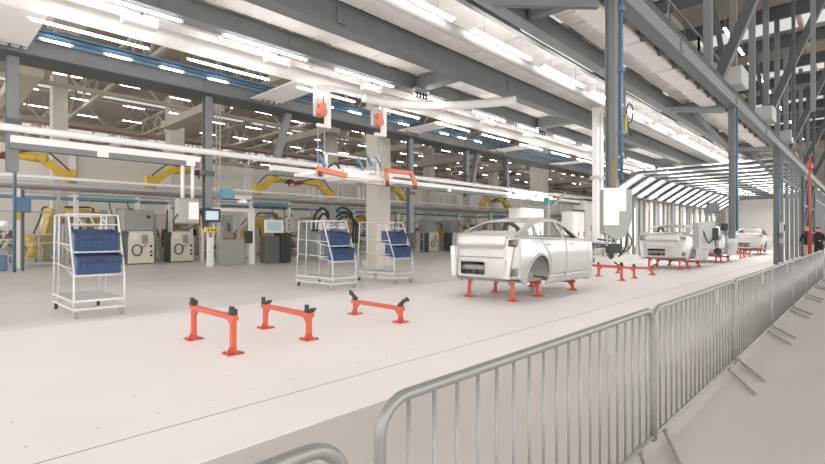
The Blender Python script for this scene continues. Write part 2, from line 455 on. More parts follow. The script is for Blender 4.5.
# blue cable tray + pipes
mb = MB().box(-2, 60, 0, .02, 0, .07); mb.box(-2, 60, 0, .3, 0, .02); mb.box(-2, 60, .28, .3, 0, .12)
o = mb.build('cable_tray', 'pipe'); o.location = (0, 12.85, 5.78); tag(o, 'blue cable tray running above the carts', 'cable tray')
o = MB().tube([(-2,0,0),(50,0,0)], .05, 8).build('compressed_air_pipe', 'pipe'); o.location = (0, 13.35, 5.8); tag(o, 'thin blue pipe behind the blue cable tray', 'pipe')
# white cross plates over the tray with toothed brackets
cp = None
for i in range(6):
    x = .9+6.45*i
    lb = 'white cross plate from the conveyor tube to the box girder, %s from the near end' % ORD[i]
    if cp is None:
        cp = empty('cross_plate', (x, 10.95, 5.68), lb, 'plate', 'white cross plates')
        mb = MB().box(0, .95, .25, 2.25, 0, .03); mb.box(0, .95, 2.25, 3.05, -.0, .03); mb.build('plate', 'white', cp)
        MB().box(.1, .9, 2.6, 2.72, -.06, 0).build('bracket', 'lsteel', cp)
        for q in range(4): MB().tube([(.2+.2*q, 2.66, -.04), (.2+.2*q, 2.66, -.13)], .03, 8).build('peg', 'dsteel', cp)
    else: copy_tree(cp, lb, (x, 10.95, 5.68))

# lower rails on hangers under the box girder
o = MB().tube([(-4,0,0),(52,0,0)], .09, 12).build('lower_tube_rail', 'white'); o.location = (0, 14.3, 3.9); tag(o, 'white tube rail hanging low beneath the broad box girder', 'rail')
for x0_, x1_, lb in ((1.6, 5.9, 'short white and grey beam at left beneath the white tube rail'), (8.3, 52, 'long white and grey beam beneath the white tube rail')):
    r = empty('lower_beam', (x0_, 14.25, 3.42), lb, 'beam')
    MB().box(0, x1_-x0_, 0, .25, 0, .14).build('lower_channel', 'steel', r)
    MB().box(0, x1_-x0_, -.02, .27, .14, .3).build('upper_channel', 'white', r)
    for xx in ((1.7, 3.9) if x0_ < 5 else (3, 9, 15)): MB().box(xx, xx+.25, -.03, 0, .0, .15).build('sign_plate', 'white', r)
hang = [(1.65, 5.6, 2.9, 'grey hanger post at the left edge under the box girder'),
        (6.2, 5.6, 1.6, 'grey hanger post carrying the black framed operator panel'),
        (15.0, 5.6, 1.5, 'grey hanger post right of the large concrete column'),
        (19.0, 5.6, 3.3, 'grey hanger post above the rear window of the nearest car body'),
        (22.6, 5.6, 3.3, 'grey hanger post beside the work lamps')]
for x, z1, z0, lb in hang:
    r = empty('hanger_post', (x, 14.45, z0), lb, 'post')
    mb = MB(); h = z1-z0
    mb.box(-.11, .11, -.12, -.1, 0, h); mb.box(-.11, .11, .1, .12, 0, h); mb.box(-.012, .012, -.1, .1, 0, h); mb.build('post', 'steel', r)
    MB().box(-.2, .2, -.2, .2, h-.03, h).build('top_plate', 'dsteel', r)
    MB().box(-.16, .16, -.16, .16, 2*h/5, 2*h/5+.14).build('clamp', 'dsteel', r)
for x, lb in ((8.6, 'slanted grey brace left of the hanging orange fixture'), (19.6, 'slanted grey brace beside the hanger post above the car rear window')):
    o = MB().bar((0,0,0), (-.55,0,-2.0), .2, .2).build('slanted_brace', 'steel'); o.location = (x+.4, 14.5, 5.6); tag(o, lb, 'brace')
bp = MB().tube([(0,0,0),(0,0,9.2)], .06, 8).build('vertical_pipe', 'pipe'); bp.location = (2.75, 23.4, 0); tag(bp, 'vertical blue pipe at the left edge behind the short low beam', 'pipe')
lad = MB()
for dy in (0, .42): lad.bar((0,dy,0), (0,dy,9), .05)
for i in range(30): lad.bar((0,0,.3*i+.1), (0,.42,.3*i+.1), .03)
o = lad.build('cage_ladder', 'lsteel'); o.location = (10.4, 22.8, 2.2); tag(o, 'tall light lattice ladder behind the box girder at left', 'ladder')

# ================================================================ HANGING CONTROL EQUIPMENT (left)
r = empty('control_box', (5.55, 14.3, 1.75), 'grey control box hanging on two white tubes from the short low beam', 'control box')
MB().box(-.3, .3, -.15, .15, 0, .72, .03).build('casing', 'grey', r)
MB().box(-.02, .26, -.17, -.15, .12, .62).build('front_panel', 'white', r)
for q in (-.13, .15): MB().tube([(q,0,.72),(q,0,1.68)], .05, 10).build('support_tube', 'white', r)
MB().tube(smooth([(-.28,-.1,.3),(-.42,-.12,0),(-.1,-.12,-.18),(.25,-.1,0)]), .02, 6).build('cable', 'black', r)
r = empty('operator_display', (6.2, 14.2, 1.35), 'black framed operator panel with a light screen on the hanger post', 'panel')
MB().box(-.26, .26, -.08, .06, .45, .85, .02).build('housing', 'black', r)
MB().box(-.19, .19, -.09, -.08, .52, .78).build('screen', 'screen', r)
MB().box(-.2, .2, -.07, .05, .14, .3, .02).build('button_panel', 'yellow', r)
for q in (-.1, 0, .1): MB().tube([(q,-.1,.22),(q,-.07,.22)], .03, 8).build('button', 'black', r)
MB().box(-.04, .04, .0, .06, 0, .9).build('bracket', 'steel', r)
r = empty('signal_lamp', (7.3, 14.4, 2.55), 'green and white signal fixture beside the operator panel post', 'signal lamp')
MB().box(-.3,.3,-.06,.06,.0,.12).build('arm','lsteel', r)
MB().tube([(0,0,-.12),(0,0,0)], [.2,.09], 10).build('lamp_shade','white', r)
MB().box(-.7,-.35,-.08,.08,.0,.3).build('housing','teal', r)

# ================================================================ HOISTS AND THE HANGING FIXTURE
ho = None
for i, (x, y, lb) in enumerate(((8.05, 10.95, 'white angled chain hoist with an orange drum, left of the pair'), (9.95, 10.7, 'white angled chain hoist with an orange drum, right of the pair'))):
    if ho is None:
        ho = empty('chain_hoist', (x, y, 4.4), lb, 'hoist', 'chain hoists over the fixture')
        mb = MB().box(-.08, .08, -.06, .06, 0, 1.12, .01); mb.prism([(-.08,1.0),(.35,1.12),(.35,1.24),(-.08,1.24)], 'y', -.05, .05)
        mb.box(-.42, .08, -.05, .05, .98, 1.1); mb.box(-.35, .08, -.05, .05, 0, .08); mb.build('frame', 'white', ho)
        d = MB(); d.tube([(-.2,-.1,.42),(-.2,.1,.42)], .13, 14); d.tube([(-.2,-.1,.6),(-.2,.1,.6)], .09, 14); d.build('drum', 'orange', ho)
        MB().box(-.36, -.1, .06, .2, .3, .95, .02).build('motor_housing', 'lsteel', ho)
        for q in (-.32, -.1): MB().tube([(q,0,.0),(q,0,-1.15)], .014, 6).build('chain', 'lsteel', ho)
    else: copy_tree(ho, lb, (x, y, 4.4))
o = MB().tube([(0,0,0),(2.3,-.3,0)], .07, 8).build('spreader_bar', 'white'); o.location = (8.1, 10.95, 5.55); tag(o, 'white bar linking the two chain hoists', 'bar')
r = empty('lifting_fixture', (7.2, 10.8, 2.95), 'suspended white gripping fixture with orange arms over the crate carts', 'lifting fixture')
mb = MB()
for y_ in (-.45, .45): mb.bar((0,y_,.1),(3.3,y_,.1), .09)
for x_ in (.1, .9, 1.7, 2.5, 3.2): mb.bar((x_,-.45,.1),(x_,.45,.1), .08)
mb.bar((.5,-.45,.2),(2.8,.45,.2), .06); mb.bar((.5,.45,.2),(2.8,-.45,.2), .06)
mb.box(1.0, 1.9, -.4, .4, .0, .3); mb.bar((.7,0,.2),(.7,0,.75), .05); mb.bar((2.6,0,.2),(2.6,0,.9), .05); mb.bar((.6,0,.72),(2.7,0,.72), .05)
mb.build('frame', 'white', r)
for k, (ax, bx) in enumerate((((-.1,-.7,.15),(.8,-.75,.05)), ((2.2,-.85,.0),(2.75,-.2,.42)), ((2.75,-.2,.42),(3.7,-.35,.42)), ((3.7,-.35,.42),(3.25,-.95,.0)))):
    MB().bar(ax, bx, .11, .12).build('orange_arm', 'orange', r)
for ax in ((.3,-.5,.25),(1.6,-.5,.3),(2.1,-.3,.5),(2.7,0,.55)):
    MB().bar(ax, (ax[0]-.2, ax[1], ax[2]+.3), .07).build('clamp', 'pipe', r)
for ax in ((.0,-.7,.1),(2.2,-.85,.0),(3.3,-.9,.0)): MB().tube([ax,(ax[0],ax[1],ax[2]-.14)], .06, 8).build('pad', 'maroon', r)
MB().tube([(1.2,0,.3),(1.0,0,.5),(.7,0,.3)], .03, 6).build('hose', 'black', r)

# ================================================================ MASTS OVER THE LINE (right)
def mast(x, zb, lb):
    r = empty('hanging_mast', (x, 3.25, zb), lb, 'mast', 'masts under the aisle girder'); h = 5.57-zb
    mb = MB(); mb.box(-.08,.08,-.09,-.075,0,h); mb.box(-.08,.08,.075,.09,0,h); mb.box(-.015,.015,-.075,.075,0,h); mb.build('post','steel',r)
    MB().tube([(.1,-.12,.1 if zb<1 else .25),(.1,-.12,h-.05)], .034, 10).build('air_pipe','pipe',r)
    for q in (.3, .62, .93): MB().box(.04,.15,-.17,-.06,h*q,h*q+.08).build('collar','pipe',r)
    for q in (.2,.45,.8): MB().tube([(.1,-.16,h*q),(.1,-.08,h*q)], .028, 6).build('pipe_clip','lsteel',r)
    return r
m1 = mast(8.45, 2.15, 'tall grey mast with a blue pipe, nearest of the masts, above the white control box')
m2 = mast(18.5, 1.3, 'tall grey mast with a blue pipe left of the far car bodies, second mast')
m3 = mast(28.5, .0, 'tall grey mast with a blue pipe reaching the platform near the workers, third mast')
m3.location.z = .006
r = empty('cable_loop', (8.7, 3.2, 3.65), 'loose black cable loops on a bracket beside the nearest mast', 'cable')
MB().tube(smooth([(0,0,.35),(.15,0,.1),(.3,0,-.15),(.55,0,-.1),(.62,0,.12),(.45,0,.2),(.3,0,.05),(.4,0,-.25),(.55,0,-.38)]), .014, 6).build('cable','black',r)
MB().box(-.02,.12,-.05,.05,-.1,.4).build('bracket','dsteel',r)
MB().box(.12,.2,-.05,.03,-.4,-.05).build('connector','olive',r)
# white control box under mast 1
r = empty('mast_control_box', (8.45, 3.2, 1.22), 'white and grey control box hanging at the foot of the nearest mast', 'control box', None, R(-46))
r.scale = (.72, .8, 1)
mb = MB().prism([(-.33,.38),(-.33,1.02),(.2,1.02),(.2,.62),(.03,.62),(.03,.38)], 'y', -.14, -.1); mb.build('front_cover','white',r)
MB().prism([(-.3,.25),(-.3,1.0),(.36,1.0),(.36,.5),(.22,.2),(.0,.12)], 'y', -.1, .16).build('casing','grey',r)
MB().box(-.05, .05, -.02, .06, .95, 1.5).build('support','yellow',r)
for q in (-.22,-.12,-.02): MB().tube([(q,-.05,.28),(q,-.05,.02)], .028, 8).build('cylinder','lsteel',r)
mb = MB(); mb.box(-.2,.12,-.1,.1,-.1,.06,.02); mb.bar((-.45,-.05,.14),(.0,-.05,.1), .03); mb.bar((-.45,.05,.0),(.1,.05,.02), .03); mb.bar((.3,0,.3),(.25,0,-.02), .03); mb.bar((.25,0,-.02),(.08,0,-.16), .03)
mb.ball((-.1,0,-.14), .07, 8); mb.build('gripper','black',r)
MB().tube(smooth([(.3,0,.25),(.4,0,.1),(.3,0,-.05),(.1,0,-.1)]), .014, 6).build('hose','black',r)
# white lifting column over the line behind the first car
r = empty('lifting_column', (16.7, 6.9, .95), 'white vertical lifting column over the platform behind the nearest car body', 'lifting column')
mb = MB().box(-.08,.12,-.14,.14,0,5.1,.01); mb.build('rail_profile','white',r)
MB().box(-.3,-.16,-.1,.1,.2,5.0,.01).build('guide_profile','white',r)
MB().box(-.16,-.08,-.06,.06,.1,5.0).build('channel','lsteel',r)
MB().box(.12,.2,-.1,.1,.8,4.8).build('cable_chain','grey',r)
for q in (.1,2.4,4.9): MB().box(-.34,.24,-.16,.16,q,q+.12).build('clamp','lsteel',r)
mb = MB(); mb.bar((0,-.1,.1),(-.7,-.5,.15), .06); mb.bar((0,.1,.1),(-.7,.4,.15), .06); mb.bar((-.7,-.5,.15),(-.7,.4,.15), .05); mb.box(-.85,-.55,-.1,.1,-.05,.2,.02); mb.build('gripper','dsteel',r)
MB().tube(smooth([(.1,0,5.0),(-.15,-.2,5.2),(-.35,-.2,4.8),(-.3,-.1,4.2)]), .03, 6).build('hose','white',r)
# station fixture under mast 2
r = empty('mast_gripper', (18.7, 3.75, .85), 'light grey gripper unit with black valve boxes under the second mast', 'gripper', None, R(-40))
MB().prism([(-.75,.1),(-.78,.95),(-.2,1.05),(-.1,.6),(-.2,.1)], 'y', -.2, .1).build('casing','lsteel',r)
MB().box(-.3,.1,-.08,.08,1.3,1.65,.02).build('valve_box','steel',r)
MB().box(-.28,-.1,-.24,-.1,.4,.8).build('valve_box','black',r)
MB().box(.12,.28,-.2,-.05,.72,.95).build('valve_box','black',r)
MB().ball((0,-.1,.02), .12, 8).build('grip_head','black',r)
mb = MB(); mb.bar((0,0,.45),(0,0,-.1), .12); mb.bar((.3,-.1,.8),(.3,-.1,0), .04); mb.bar((-.5,0,.1),(.4,0,.1), .05); mb.build('arm','grey',r)
MB().tube(smooth([(-.6,-.2,.7),(-.5,-.3,.3),(-.3,-.3,.5),(-.2,-.25,.2)]), .02, 6).build('hose','black',r)
r = empty('mast_gripper', (28.5, 3.1, 1.0), 'light grey valve unit clamped on the third mast', 'gripper')
MB().box(-.3,.25,-.16,.0,.5,1.0,.02).build('casing','lsteel',r); MB().box(-.12,.12,-.2,-.16,.6,.9).build('valve_box','black',r); MB().box(-.35,.35,-.14,.0,0,.25,.02).build('bracket','grey',r)

# ================================================================ UPPER STEEL ABOVE THE AISLE GIRDER
def bar_thing(name, a, b, w_, h_, m_, lb, cat, grp, up=(0,0,1)):
    a = Vector(a); o = MB().bar((0,0,0), Vector(b)-a, w_, h_, up).build(name, m_); o.location = a; return tag(o, lb, cat, grp)
k = 0
for x in (15.3, 18.7, 22.2, 25.6, 29, 32.4, 35.8, 40, 45):
    bar_thing('upper_post', (x, 3.24, 6.0), (x, 3.24, 12.2), .2, .2, 'steel', 'grey upright on the aisle girder reaching the roof, %s from the near end' % ORD[k], 'post', 'uprights on the aisle girder'); k += 1
k = 0
for x in (16.5, 24.8, 33.1, 41.4, 49.7):
    lb = ORD[k]; k += 1
    bar_thing('upper_brace', (x, 3.24, 6.0), (x, 1.25, 10.9), .26, .26, 'dsteel', 'dark slanting brace leaning out over the aisle, %s from the near end' % lb, 'brace', 'slanting braces over the aisle', up=(1,0,0))
    bar_thing('upper_brace', (x+1.2, 3.9, 10.9), (x+1.2, 3.2, 6.0), .14, .14, 'dsteel', 'thin dark counter brace behind the slanting brace, %s from the near end' % lb, 'brace', 'thin counter braces over the aisle', up=(1,0,0))
    bar_thing('roof_hanger', (x+2.6, 1.25, 5.2), (x+2.6, 1.25, 12.2), .12, .12, 'steel', 'thin grey hanger post over the aisle, %s from the near end' % lb, 'post', 'hanger posts over the aisle')
    bar_thing('roof_hanger', (x+4.6, 1.9, 4.8), (x+4.6, 1.9, 12.2), .1, .1, 'dsteel', 'thin dark hanger post inside the braces, %s from the near end' % lb, 'post', 'inner hanger posts over the aisle')
for i in range(6):
    x = 11.0+1.55*i
    o = MB()
    o.bar((0,0,0),(0,0,1.5),.06); o.bar((1.55,0,0),(1.55,0,1.5),.06); o.bar((0,0,1.5),(1.55,0,1.5),.06); o.bar((0,0,.75),(1.55,0,.75),.05)
    o = o.build('railing_section', 'steel'); o.location = (x, 3.9, 6.2); tag(o, 'grey railing section on top of the frame by the aisle, %s from the near end' % ORD[i], 'railing', 'railing sections on top of the frame')
for i in range(3):
    o = MB().box(0, 1.0, 0, .8, 0, .55, .03).build('junction_box', 'lsteel'); o.location = (17.2+6.2*i, 2.75, 5.98)
    tag(o, 'pale box standing on the aisle girder, %s from the near end' % ORD[i], 'box', 'boxes on the aisle girder')

# ================================================================ LIT TUNNEL
tx = [31+2.3*i for i in range(15)]
tr = None
for i, x in enumerate(tx):
    lb = 'grey tunnel frame with a sloping rafter over the line, %s from the near end' % ORD[i]
    if tr is None:
        tr = empty('portal_frame', (x, 0, .0), lb, 'frame', 'frames of the lit tunnel')
        MB().bar((0,12.2,4.1),(0,10.4,5.25), .12, .14, up=(1,0,0)).build('rafter','dsteel',tr)
        MB().bar((0,10.4,5.25),(0,3.4,5.25), .14, .16, up=(1,0,0)).build('top_beam','dsteel',tr)
        MB().bar((0,12.2,0),(0,12.2,4.1), .14).build('post','steel',tr)
        MB().bar((0,3.3,.006),(0,3.3,5.3), .16).build('post','steel',tr)
        MB().box(-.05,.05,12.1,12.3,1.1,1.2).build('clamp','lsteel',tr)
    else: copy_tree(tr, lb, (x, 0, 0))
for y_, z_, l_ in ((12.2,4.1,'eaves'),(10.4,5.25,'bend'),(3.3,4.3,'aisle side')):
    o = MB().box(31, 63.3, -.06, .06, -.06, .06).build('tunnel_purlin','steel'); o.location = (0,y_,z_); tag(o, 'grey long rail along the %s of the lit tunnel' % l_, 'rail')
tl = None
for i, x in enumerate(tx[:-1]):
    lb = 'bright sloping light panel between tunnel frames, %s from the near end' % ORD[i]
    if tl is None:
        tl = empty('tunnel_light', (x, 11.3, 4.72), lb, 'lamp', 'light panels of the lit tunnel')
        MB().add([(.55,.85,-.6),(1.75,.85,-.6),(1.75,-.85,.48),(.55,-.85,.48)],[(3,2,1,0)]).add([(.5,.9,-.58),(1.8,.9,-.58),(1.8,-.9,.56),(.5,-.9,.56)],[(0,1,2,3)])
        h_ = MB(); h_.bar((1.15,.88,-.54),(1.15,-.88,.58), 1.5, .04, up=(0,0,1)); h_.build('housing','white',tl)
        g_ = MB(); g_.bar((1.15,.84,-.58),(1.15,-.84,.53), .45, .04, up=(0,0,1)); g_.build('diffuser','tunl',tl)
    else: copy_tree(tl, lb, (x, 11.3, 4.72))
for i, x in enumerate(tx[:-1]):
    o = MB().box(.3, 2.0, 3.7, 10.0, 0, .05).build('tunnel_ceiling_panel','panel'); o.location = (x, 0, 5.4); tag(o, 'white flat panel over the tunnel beams, %s from the near end' % ORD[i], 'panel', 'flat panels over the tunnel')
for i, x in enumerate(tx[:-1]):
    r = empty('booth_panel', (x+.3, 12.6, 0), 'pale wall panel with lamp strip beside the tunnel, %s from the near end' % ORD[i], 'panel', 'wall panels along the tunnel')
    MB().box(0,.9,0,.08,0,4.0).build('panel', 'white' if i % 3 else 'grey', r)
    MB().box(1.1,1.25,0,.08,.6,3.4).build('lamp_strip','tunl',r)
    MB().box(1.4,1.9,.0,.08,.0,3.9).build('side_panel', 'cream' if i % 2 else 'lsteel', r)
k = 0
for i, x in enumerate(tx[:-1]):
    for y_ in (4.6, 8.0):  # fill tubes added to brighten the flat part of the tunnel
        o = lamp_proto('tunnel_fill_lamp', 2.4, .1, .08, 'lamp', '%s added fill lamp under the flat tunnel roof, %s from the near end' % ('aisle side' if y_ < 5 else 'hall side', ORD[i]), 'added fill lamps under the flat tunnel roof')
        o.location = (x+.5, y_, 5.3); o.rotation_euler = (0, 0, R(90))
# white enclosures left of tunnel
for (x, y, wx, dy, h, lb) in ((24.8, 14.5, 2.6, 1.2, 3.0, 'wide white switch cabinet with a dark top rail behind the nearest car body'),
                              (29.0, 13.6, 1.6, .8, 2.9, 'narrow white cabinet left of the lit tunnel'),
                              (31.5, 13.9, 3.6, .8, 3.7, 'large white enclosure behind the tunnel posts')):
    r = empty('switch_cabinet', (x, y, 0), lb, 'cabinet')
    MB().box(0,wx,0,dy,0,h,.03).build('body','white',r)
    n = max(2, int(wx/.8))
    for q in range(n):
        d_ = MB().box(wx*q/n+.04, wx*(q+1)/n-.04, -.03, 0, .15, h-.15).build('door','panel',r)
        MB().box(wx*(q+1)/n-.14, wx*(q+1)/n-.1, -.06, -.03, h*.45, h*.55).build('handle','black',d_)
    MB().box(0,wx,-.05,.05,h,h+.12).build('top_rail','dsteel',r)
r = empty('gate_post', (22.2, 11.8, 0), 'grey post with a slanting arm and teal cap right of the work lamps', 'post')
MB().box(-.12,.12,-.12,.12,0,2.9).build('post','grey',r); MB().bar((0,0,2.6),(1.6,-.2,3.6), .1).build('arm','grey',r); MB().box(-.12,.12,-.12,.12,2.9,3.3).build('cap','teal',r)

# ================================================================ STANDS
def stand_proto(h, lb, style):
    r = empty('body_stand', (0,0,.006), lb, 'stand', None)
    W = .6; t = .066
    MB().box(-t/2, t/2, -W-.06, W+.06, h-t, h, .008).build('crossbar','red',r)
    for s_ in (-1, 1):
        y_ = s_*(W-.02)
        l_ = MB().box(-t/2, t/2, y_-t/2, y_+t/2, .012, h-t, .008)
        l_.prism([(y_-s_*t/2, h-t), (y_-s_*(t/2+.09), h-t), (y_-s_*t/2, h-t-.09)], 'x', -.02, .02)
        l_.prism([(y_+s_*t/2, .012), (y_+s_*(t/2+.07), .012), (y_+s_*t/2, .11)], 'x', -.01, .01)
        l_.prism([(-t/2,.012),(-t/2-.06,.012),(-t/2,.1)], 'y', y_-.01, y_+.01)
        l_ = l_.build('leg','red',r)
        f_ = MB().box(-.1,.1,y_-.1,y_+.1,0,.014)
        f_.build('foot_plate','red',l_)
        for a in (-.075,.075):
            for b in (-.075,.075): MB().tube([(a,y_+b,.012),(a,y_+b,.03)], .012, 6).build('bolt','dsteel',l_)
        p = MB()
        if style == 0:
            p.box(-.06,.05,y_-.06,y_+.06,h,h+.05,.008); p.box(-.05,.0,y_-.05,y_+.05,h+.05,h+.12,.008); p.tube([(.03,y_-.04,h+.06),(.03,y_+.04,h+.06)],.025,8)
        elif style == 1:
            p.box(-.07,.09,y_-.05,y_+.05,h,h+.045,.008); p.box(-.07,-.02,y_-.04,y_+.04,h+.045,h+.13,.008); p.box(.05,.12,y_-.04,y_+.04,h+.03,h+.06)
        else:
            p.box(-.05,.05,y_-.05,y_+.05,h,h+.06,.008); p.bar((0,y_,h+.05),(0,y_+s_*.12,h+.12),.05,.06); p.bar((-.05,y_+s_*.1,h+.12),(.06,y_+s_*.2,h+.14),.06,.05); p.tube([(0,y_+s_*.18,h+.12),(0,y_+s_*.18,h+.19)],.03,8)
        q_ = p; q_.v = [(v[0]*.8, y_+(v[1]-y_)*.75, h+(v[2]-h)*.85) for v in q_.v]; q_.build('support_pad','black',r)
    return r
P3 = [stand_proto(.47, '', 0), stand_proto(.37, '', 1), stand_proto(.26, '', 2)]
OFF = (0, 1.08, 2.85); NM = ('tall', 'middle height', 'low')
st_names = ['of the empty station in front', 'under the nearest car body', 'of the empty station past the nearest car', 'under the second car body', 'under the third car body', 'of the station beyond the third car body', 'under the farthest car body']
for s_ in range(7):
    for k in range(3):
        loc = (2.7+6.25*s_+OFF[k], 6.14, .006)
        lb = '%s orange red stand with dark pads %s' % (NM[k], st_names[s_])
        if s_ == 0: P3[k].location = loc; P3[k]['label'] = lb; P3[k]['group'] = 'orange red body stands'
        else: copy_tree(P3[k], lb, loc)

# ================================================================ CAR BODIES
def interp(P, x):
    if x <= P[0][0]: return P[0][1]
    for (a, fa), (b, fb) in zip(P, P[1:]):
        if x <= b:
            t = (x-a)/(b-a); return fa+(fb-fa)*t
    return P[-1][1]
def sinterp(P, x):
    # Catmull-Rom
    if x <= P[0][0]: return P[0][1]
    if x >= P[-1][0]: return P[-1][1]
    for i in range(len(P)-1):
        if x <= P[i+1][0]:
            a, fa = P[i]; b, fb = P[i+1]
            ma = (P[i+1][1]-P[max(i-1,0)][1])/(P[i+1][0]-P[max(i-1,0)][0])
            j = min(i+2, len(P)-1); mb_ = (P[j][1]-P[i][1])/(P[j][0]-P[i][0])
            h = b-a; t = (x-a)/h
            return (2*t**3-3*t*t+1)*fa+(t**3-2*t*t+t)*h*ma+(-2*t**3+3*t*t)*fb+(t**3-t*t)*h*mb_
TOP = [(.1,1.08),(.35,1.13),(.6,1.21),(.9,1.32),(1.3,1.43),(1.9,1.50),(2.3,1.475),(2.7,1.37),(3.0,1.23),(3.35,1.03),(3.9,.97)]
WID = [(.1,.80),(.5,.75),(1.0,.65),(2.0,.62),(2.8,.66),(3.5,.8),(3.9,.8)]
BELT = [(.1,1.0),(.6,1.02),(1.2,1.0),(2.5,.97),(3.7,.94),(3.9,.93)]
def side_y(x, z):
    # half width of the lower body
    y = .93 - .30*max(0, (.42-z))**1.4*.6 - .05*((z-.55)/.45)**2*(1 if z > .55 else .3)
    if x < .8: y -= .10*((.8-x)/.6)**2
    if z > .62 and z < .72: y += .0
    if 1.35 < x < 3.7: y -= .012*sin(pi*min(1, max(0, (z-.2)/.5)))
    y += .03*math.exp(-((x-1.0)/.5)**2)*max(0, 1-abs(z-.6)/.4)   # haunch
    return y
def make_car(label):
    r = empty('car_body', (0,0,0), label, 'car body', 'bare metal car bodies on the line')
    DG1, DG2, DG3 = 1.54, 2.36, 3.62
    xs = sorted(set([round(.22+.04*i, 3) for i in range(93)]))
    xs = [x for x in xs if all(abs(x-g) > .022 for g in (DG1, DG2, DG3))] + [g+e for g in (DG1, DG2, DG3) for e in (-.011, .011)]
    xs = sorted(x for x in xs if x < 3.9)
    wc = (1.0, .2); rx, rz = .48, .44
    zb = lambda x: .2 if x < .5 else (.2-.14*min(1, (x-.5)/.3) if x < .8 else .04)
    for s_ in (-1, 1):
        parts = {k: MB() for k in ('side_panel', 'rear_door', 'front_door')}
        nz = 26
        def gap_x(x, z):  # rear door's back edge curves forward towards the sill
            return x
        grid = []
        for x in xs:
            col_ = []
            b = interp(BELT, x); z0_ = -.03 if x > .6 else -.03+.2*(.6-x)/.38
            for j in range(nz+1):
                z = z0_+(b-z0_)*j/nz; xw = x-.4*max(0, (z-.5)/.45)*math.exp(-((x-1.54)/.45)**2); col_.append([xw, s_*side_y(xw, z), z])
            grid.append(col_)
        def inside(p): return ((p[0]-wc[0])/rx)**2+((p[2]-wc[1])/rz)**2 < 1
        keep = {}
        for i in range(len(xs)-1):
            for j in range(nz):
                q = [grid[i][j], grid[i+1][j], grid[i+1][j+1], grid[i][j+1]]
                cx = sum(p[0] for p in q)/4; cz = sum(p[2] for p in q)/4; c0x = (xs[i]+xs[i+1])/2
                if ((cx-wc[0])/rx)**2+((cz-wc[1])/rz)**2 < 1: continue
                if any(abs(c0x-g) < .01 for g in (DG1, DG2, DG3)) and cz > .16: continue
                keep[(i, j)] = 'rear_door' if DG1 < c0x < DG2 and cz > .15 else 'front_door' if DG2 < c0x < DG3 and cz > .15 else 'side_panel'
        # snap border verts to the arch
        used = {}
        for (i, j), nm in keep.items():
            for a, b in ((i,j),(i+1,j),(i+1,j+1),(i,j+1)): used.setdefault((a,b), 0); used[(a,b)] += 1
        for (a, b), n in used.items():
            p = grid[a][b]; e = math.hypot((p[0]-wc[0])/rx, (p[2]-wc[1])/rz)
            if .88 < e < 1.1 and n < 4 and p[2] > .06:
                p[0] = wc[0]+(p[0]-wc[0])/e; p[2] = wc[1]+(p[2]-wc[1])/e; p[1] = s_*side_y(p[0], p[2])
        for (i, j), nm in keep.items():
            q = [tuple(grid[a][b]) for a, b in ((i,j),(i+1,j),(i+1,j+1),(i,j+1))]
            parts[nm].add(q, [(0,1,2,3) if s_ < 0 else (3,2,1,0)], True)
        for nm, mb in parts.items():
            o = mb.build(nm, 'biw', r); weld(o)
            sol = o.modifiers.new('s', 'SOLIDIFY'); sol.thickness = .022; sol.offset = -1
        # arch lip and inner liner
        lip = [(wc[0]+rx*cos(t), s_*(side_y(wc[0], .5)-.005), wc[1]+rz*sin(t)) for t in [pi*(-.08+1.16*k/20) for k in range(21)]]
        lip = [(p[0], s_*(side_y(p[0], p[2])), p[2]) for p in lip]
        MB().tube(lip, .018, 6).build('arch_lip', 'biw', r)
        li = MB(); ring1 = []; ring2 = []
        for k in range(15):
            t = pi*(-.05+1.1*k/14); ring1.append((wc[0]+rx*.98*cos(t), s_*.88, wc[1]+rz*.98*sin(t))); ring2.append((wc[0]+rx*.75*cos(t), s_*.55, wc[1]+rz*.8*sin(t)))
        vs = ring1+ring2+[(wc[0], s_*.52, wc[1]+.05)]; fs = [(k,k+1,15+k+1,15+k) for k in range(14)]+[(15+k,15+k+1,30) for k in range(14)]
        li.add(vs, fs, True); li.tube([(wc[0],s_*.6,.1),(wc[0]-.03,s_*.66,.52)],.05,8); li.bar((wc[0]-.3,s_*.7,.12),(wc[0]+.3,s_*.72,.1),.05); li.tube([(wc[0]+.02,s_*.52,.15),(wc[0]+.02,s_*.7,.15)],.1,12)
        li.build('wheel_housing', 'biwd', r)
        for xh in (2.28, 3.42):
            pass
        # door handle recess
        for xh in (1.32, 2.5):
            MB().box(xh, xh+.2, s_*(side_y(xh,.85)+.004)-.006, s_*(side_y(xh,.85)+.004)+.006, .845, .87, .004).build('door_handle', 'biwd', r)
        # greenhouse side: belt to roof edge, with window opening
        gh = MB(); ga = []
        nt = 12
        gx = [.3+.06*i for i in range(61)]
        def re(x):  # roof edge point
            t = interp(TOP, x) if False else sinterp(TOP, x)
            w_ = interp(WID, x)
            return w_, t-.035
        for x in gx:
            b = interp(BELT, x); yb = side_y(x, b)-.01; w_, zt = re(x)
            ga.append([(x, s_*(yb+(w_-yb)*(j/nt)**1.15), b+(max(zt, b+.02)-b)*j/nt) for j in range(nt+1)])
        def win(x, f, zz):
            zt = re(x)[1]; b = interp(BELT, x)
            if zz < b+.035 or zz > zt-.07: return False
            if x < .72+.5*max(0, zz-1.05): return False
            # rear quarter closes to a point
            
            if abs(x-2.28+(zz-1.)*.15) < .055: return False
            if abs(x-1.02-(zz-1.)*.3) < .035: return False
            if x > 3.25: return False
            return True
        for i in range(len(gx)-1):
            for j in range(nt):
                q = [ga[i][j], ga[i+1][j], ga[i+1][j+1], ga[i][j+1]]
                cx = sum(p[0] for p in q)/4; cz = sum(p[2] for p in q)/4
                if win(cx, j/nt, cz): continue
                gh.add(q, [(0,1,2,3) if s_ < 0 else (3,2,1,0)], True)
        o = gh.build('window_frame', 'biw', r); weld(o)
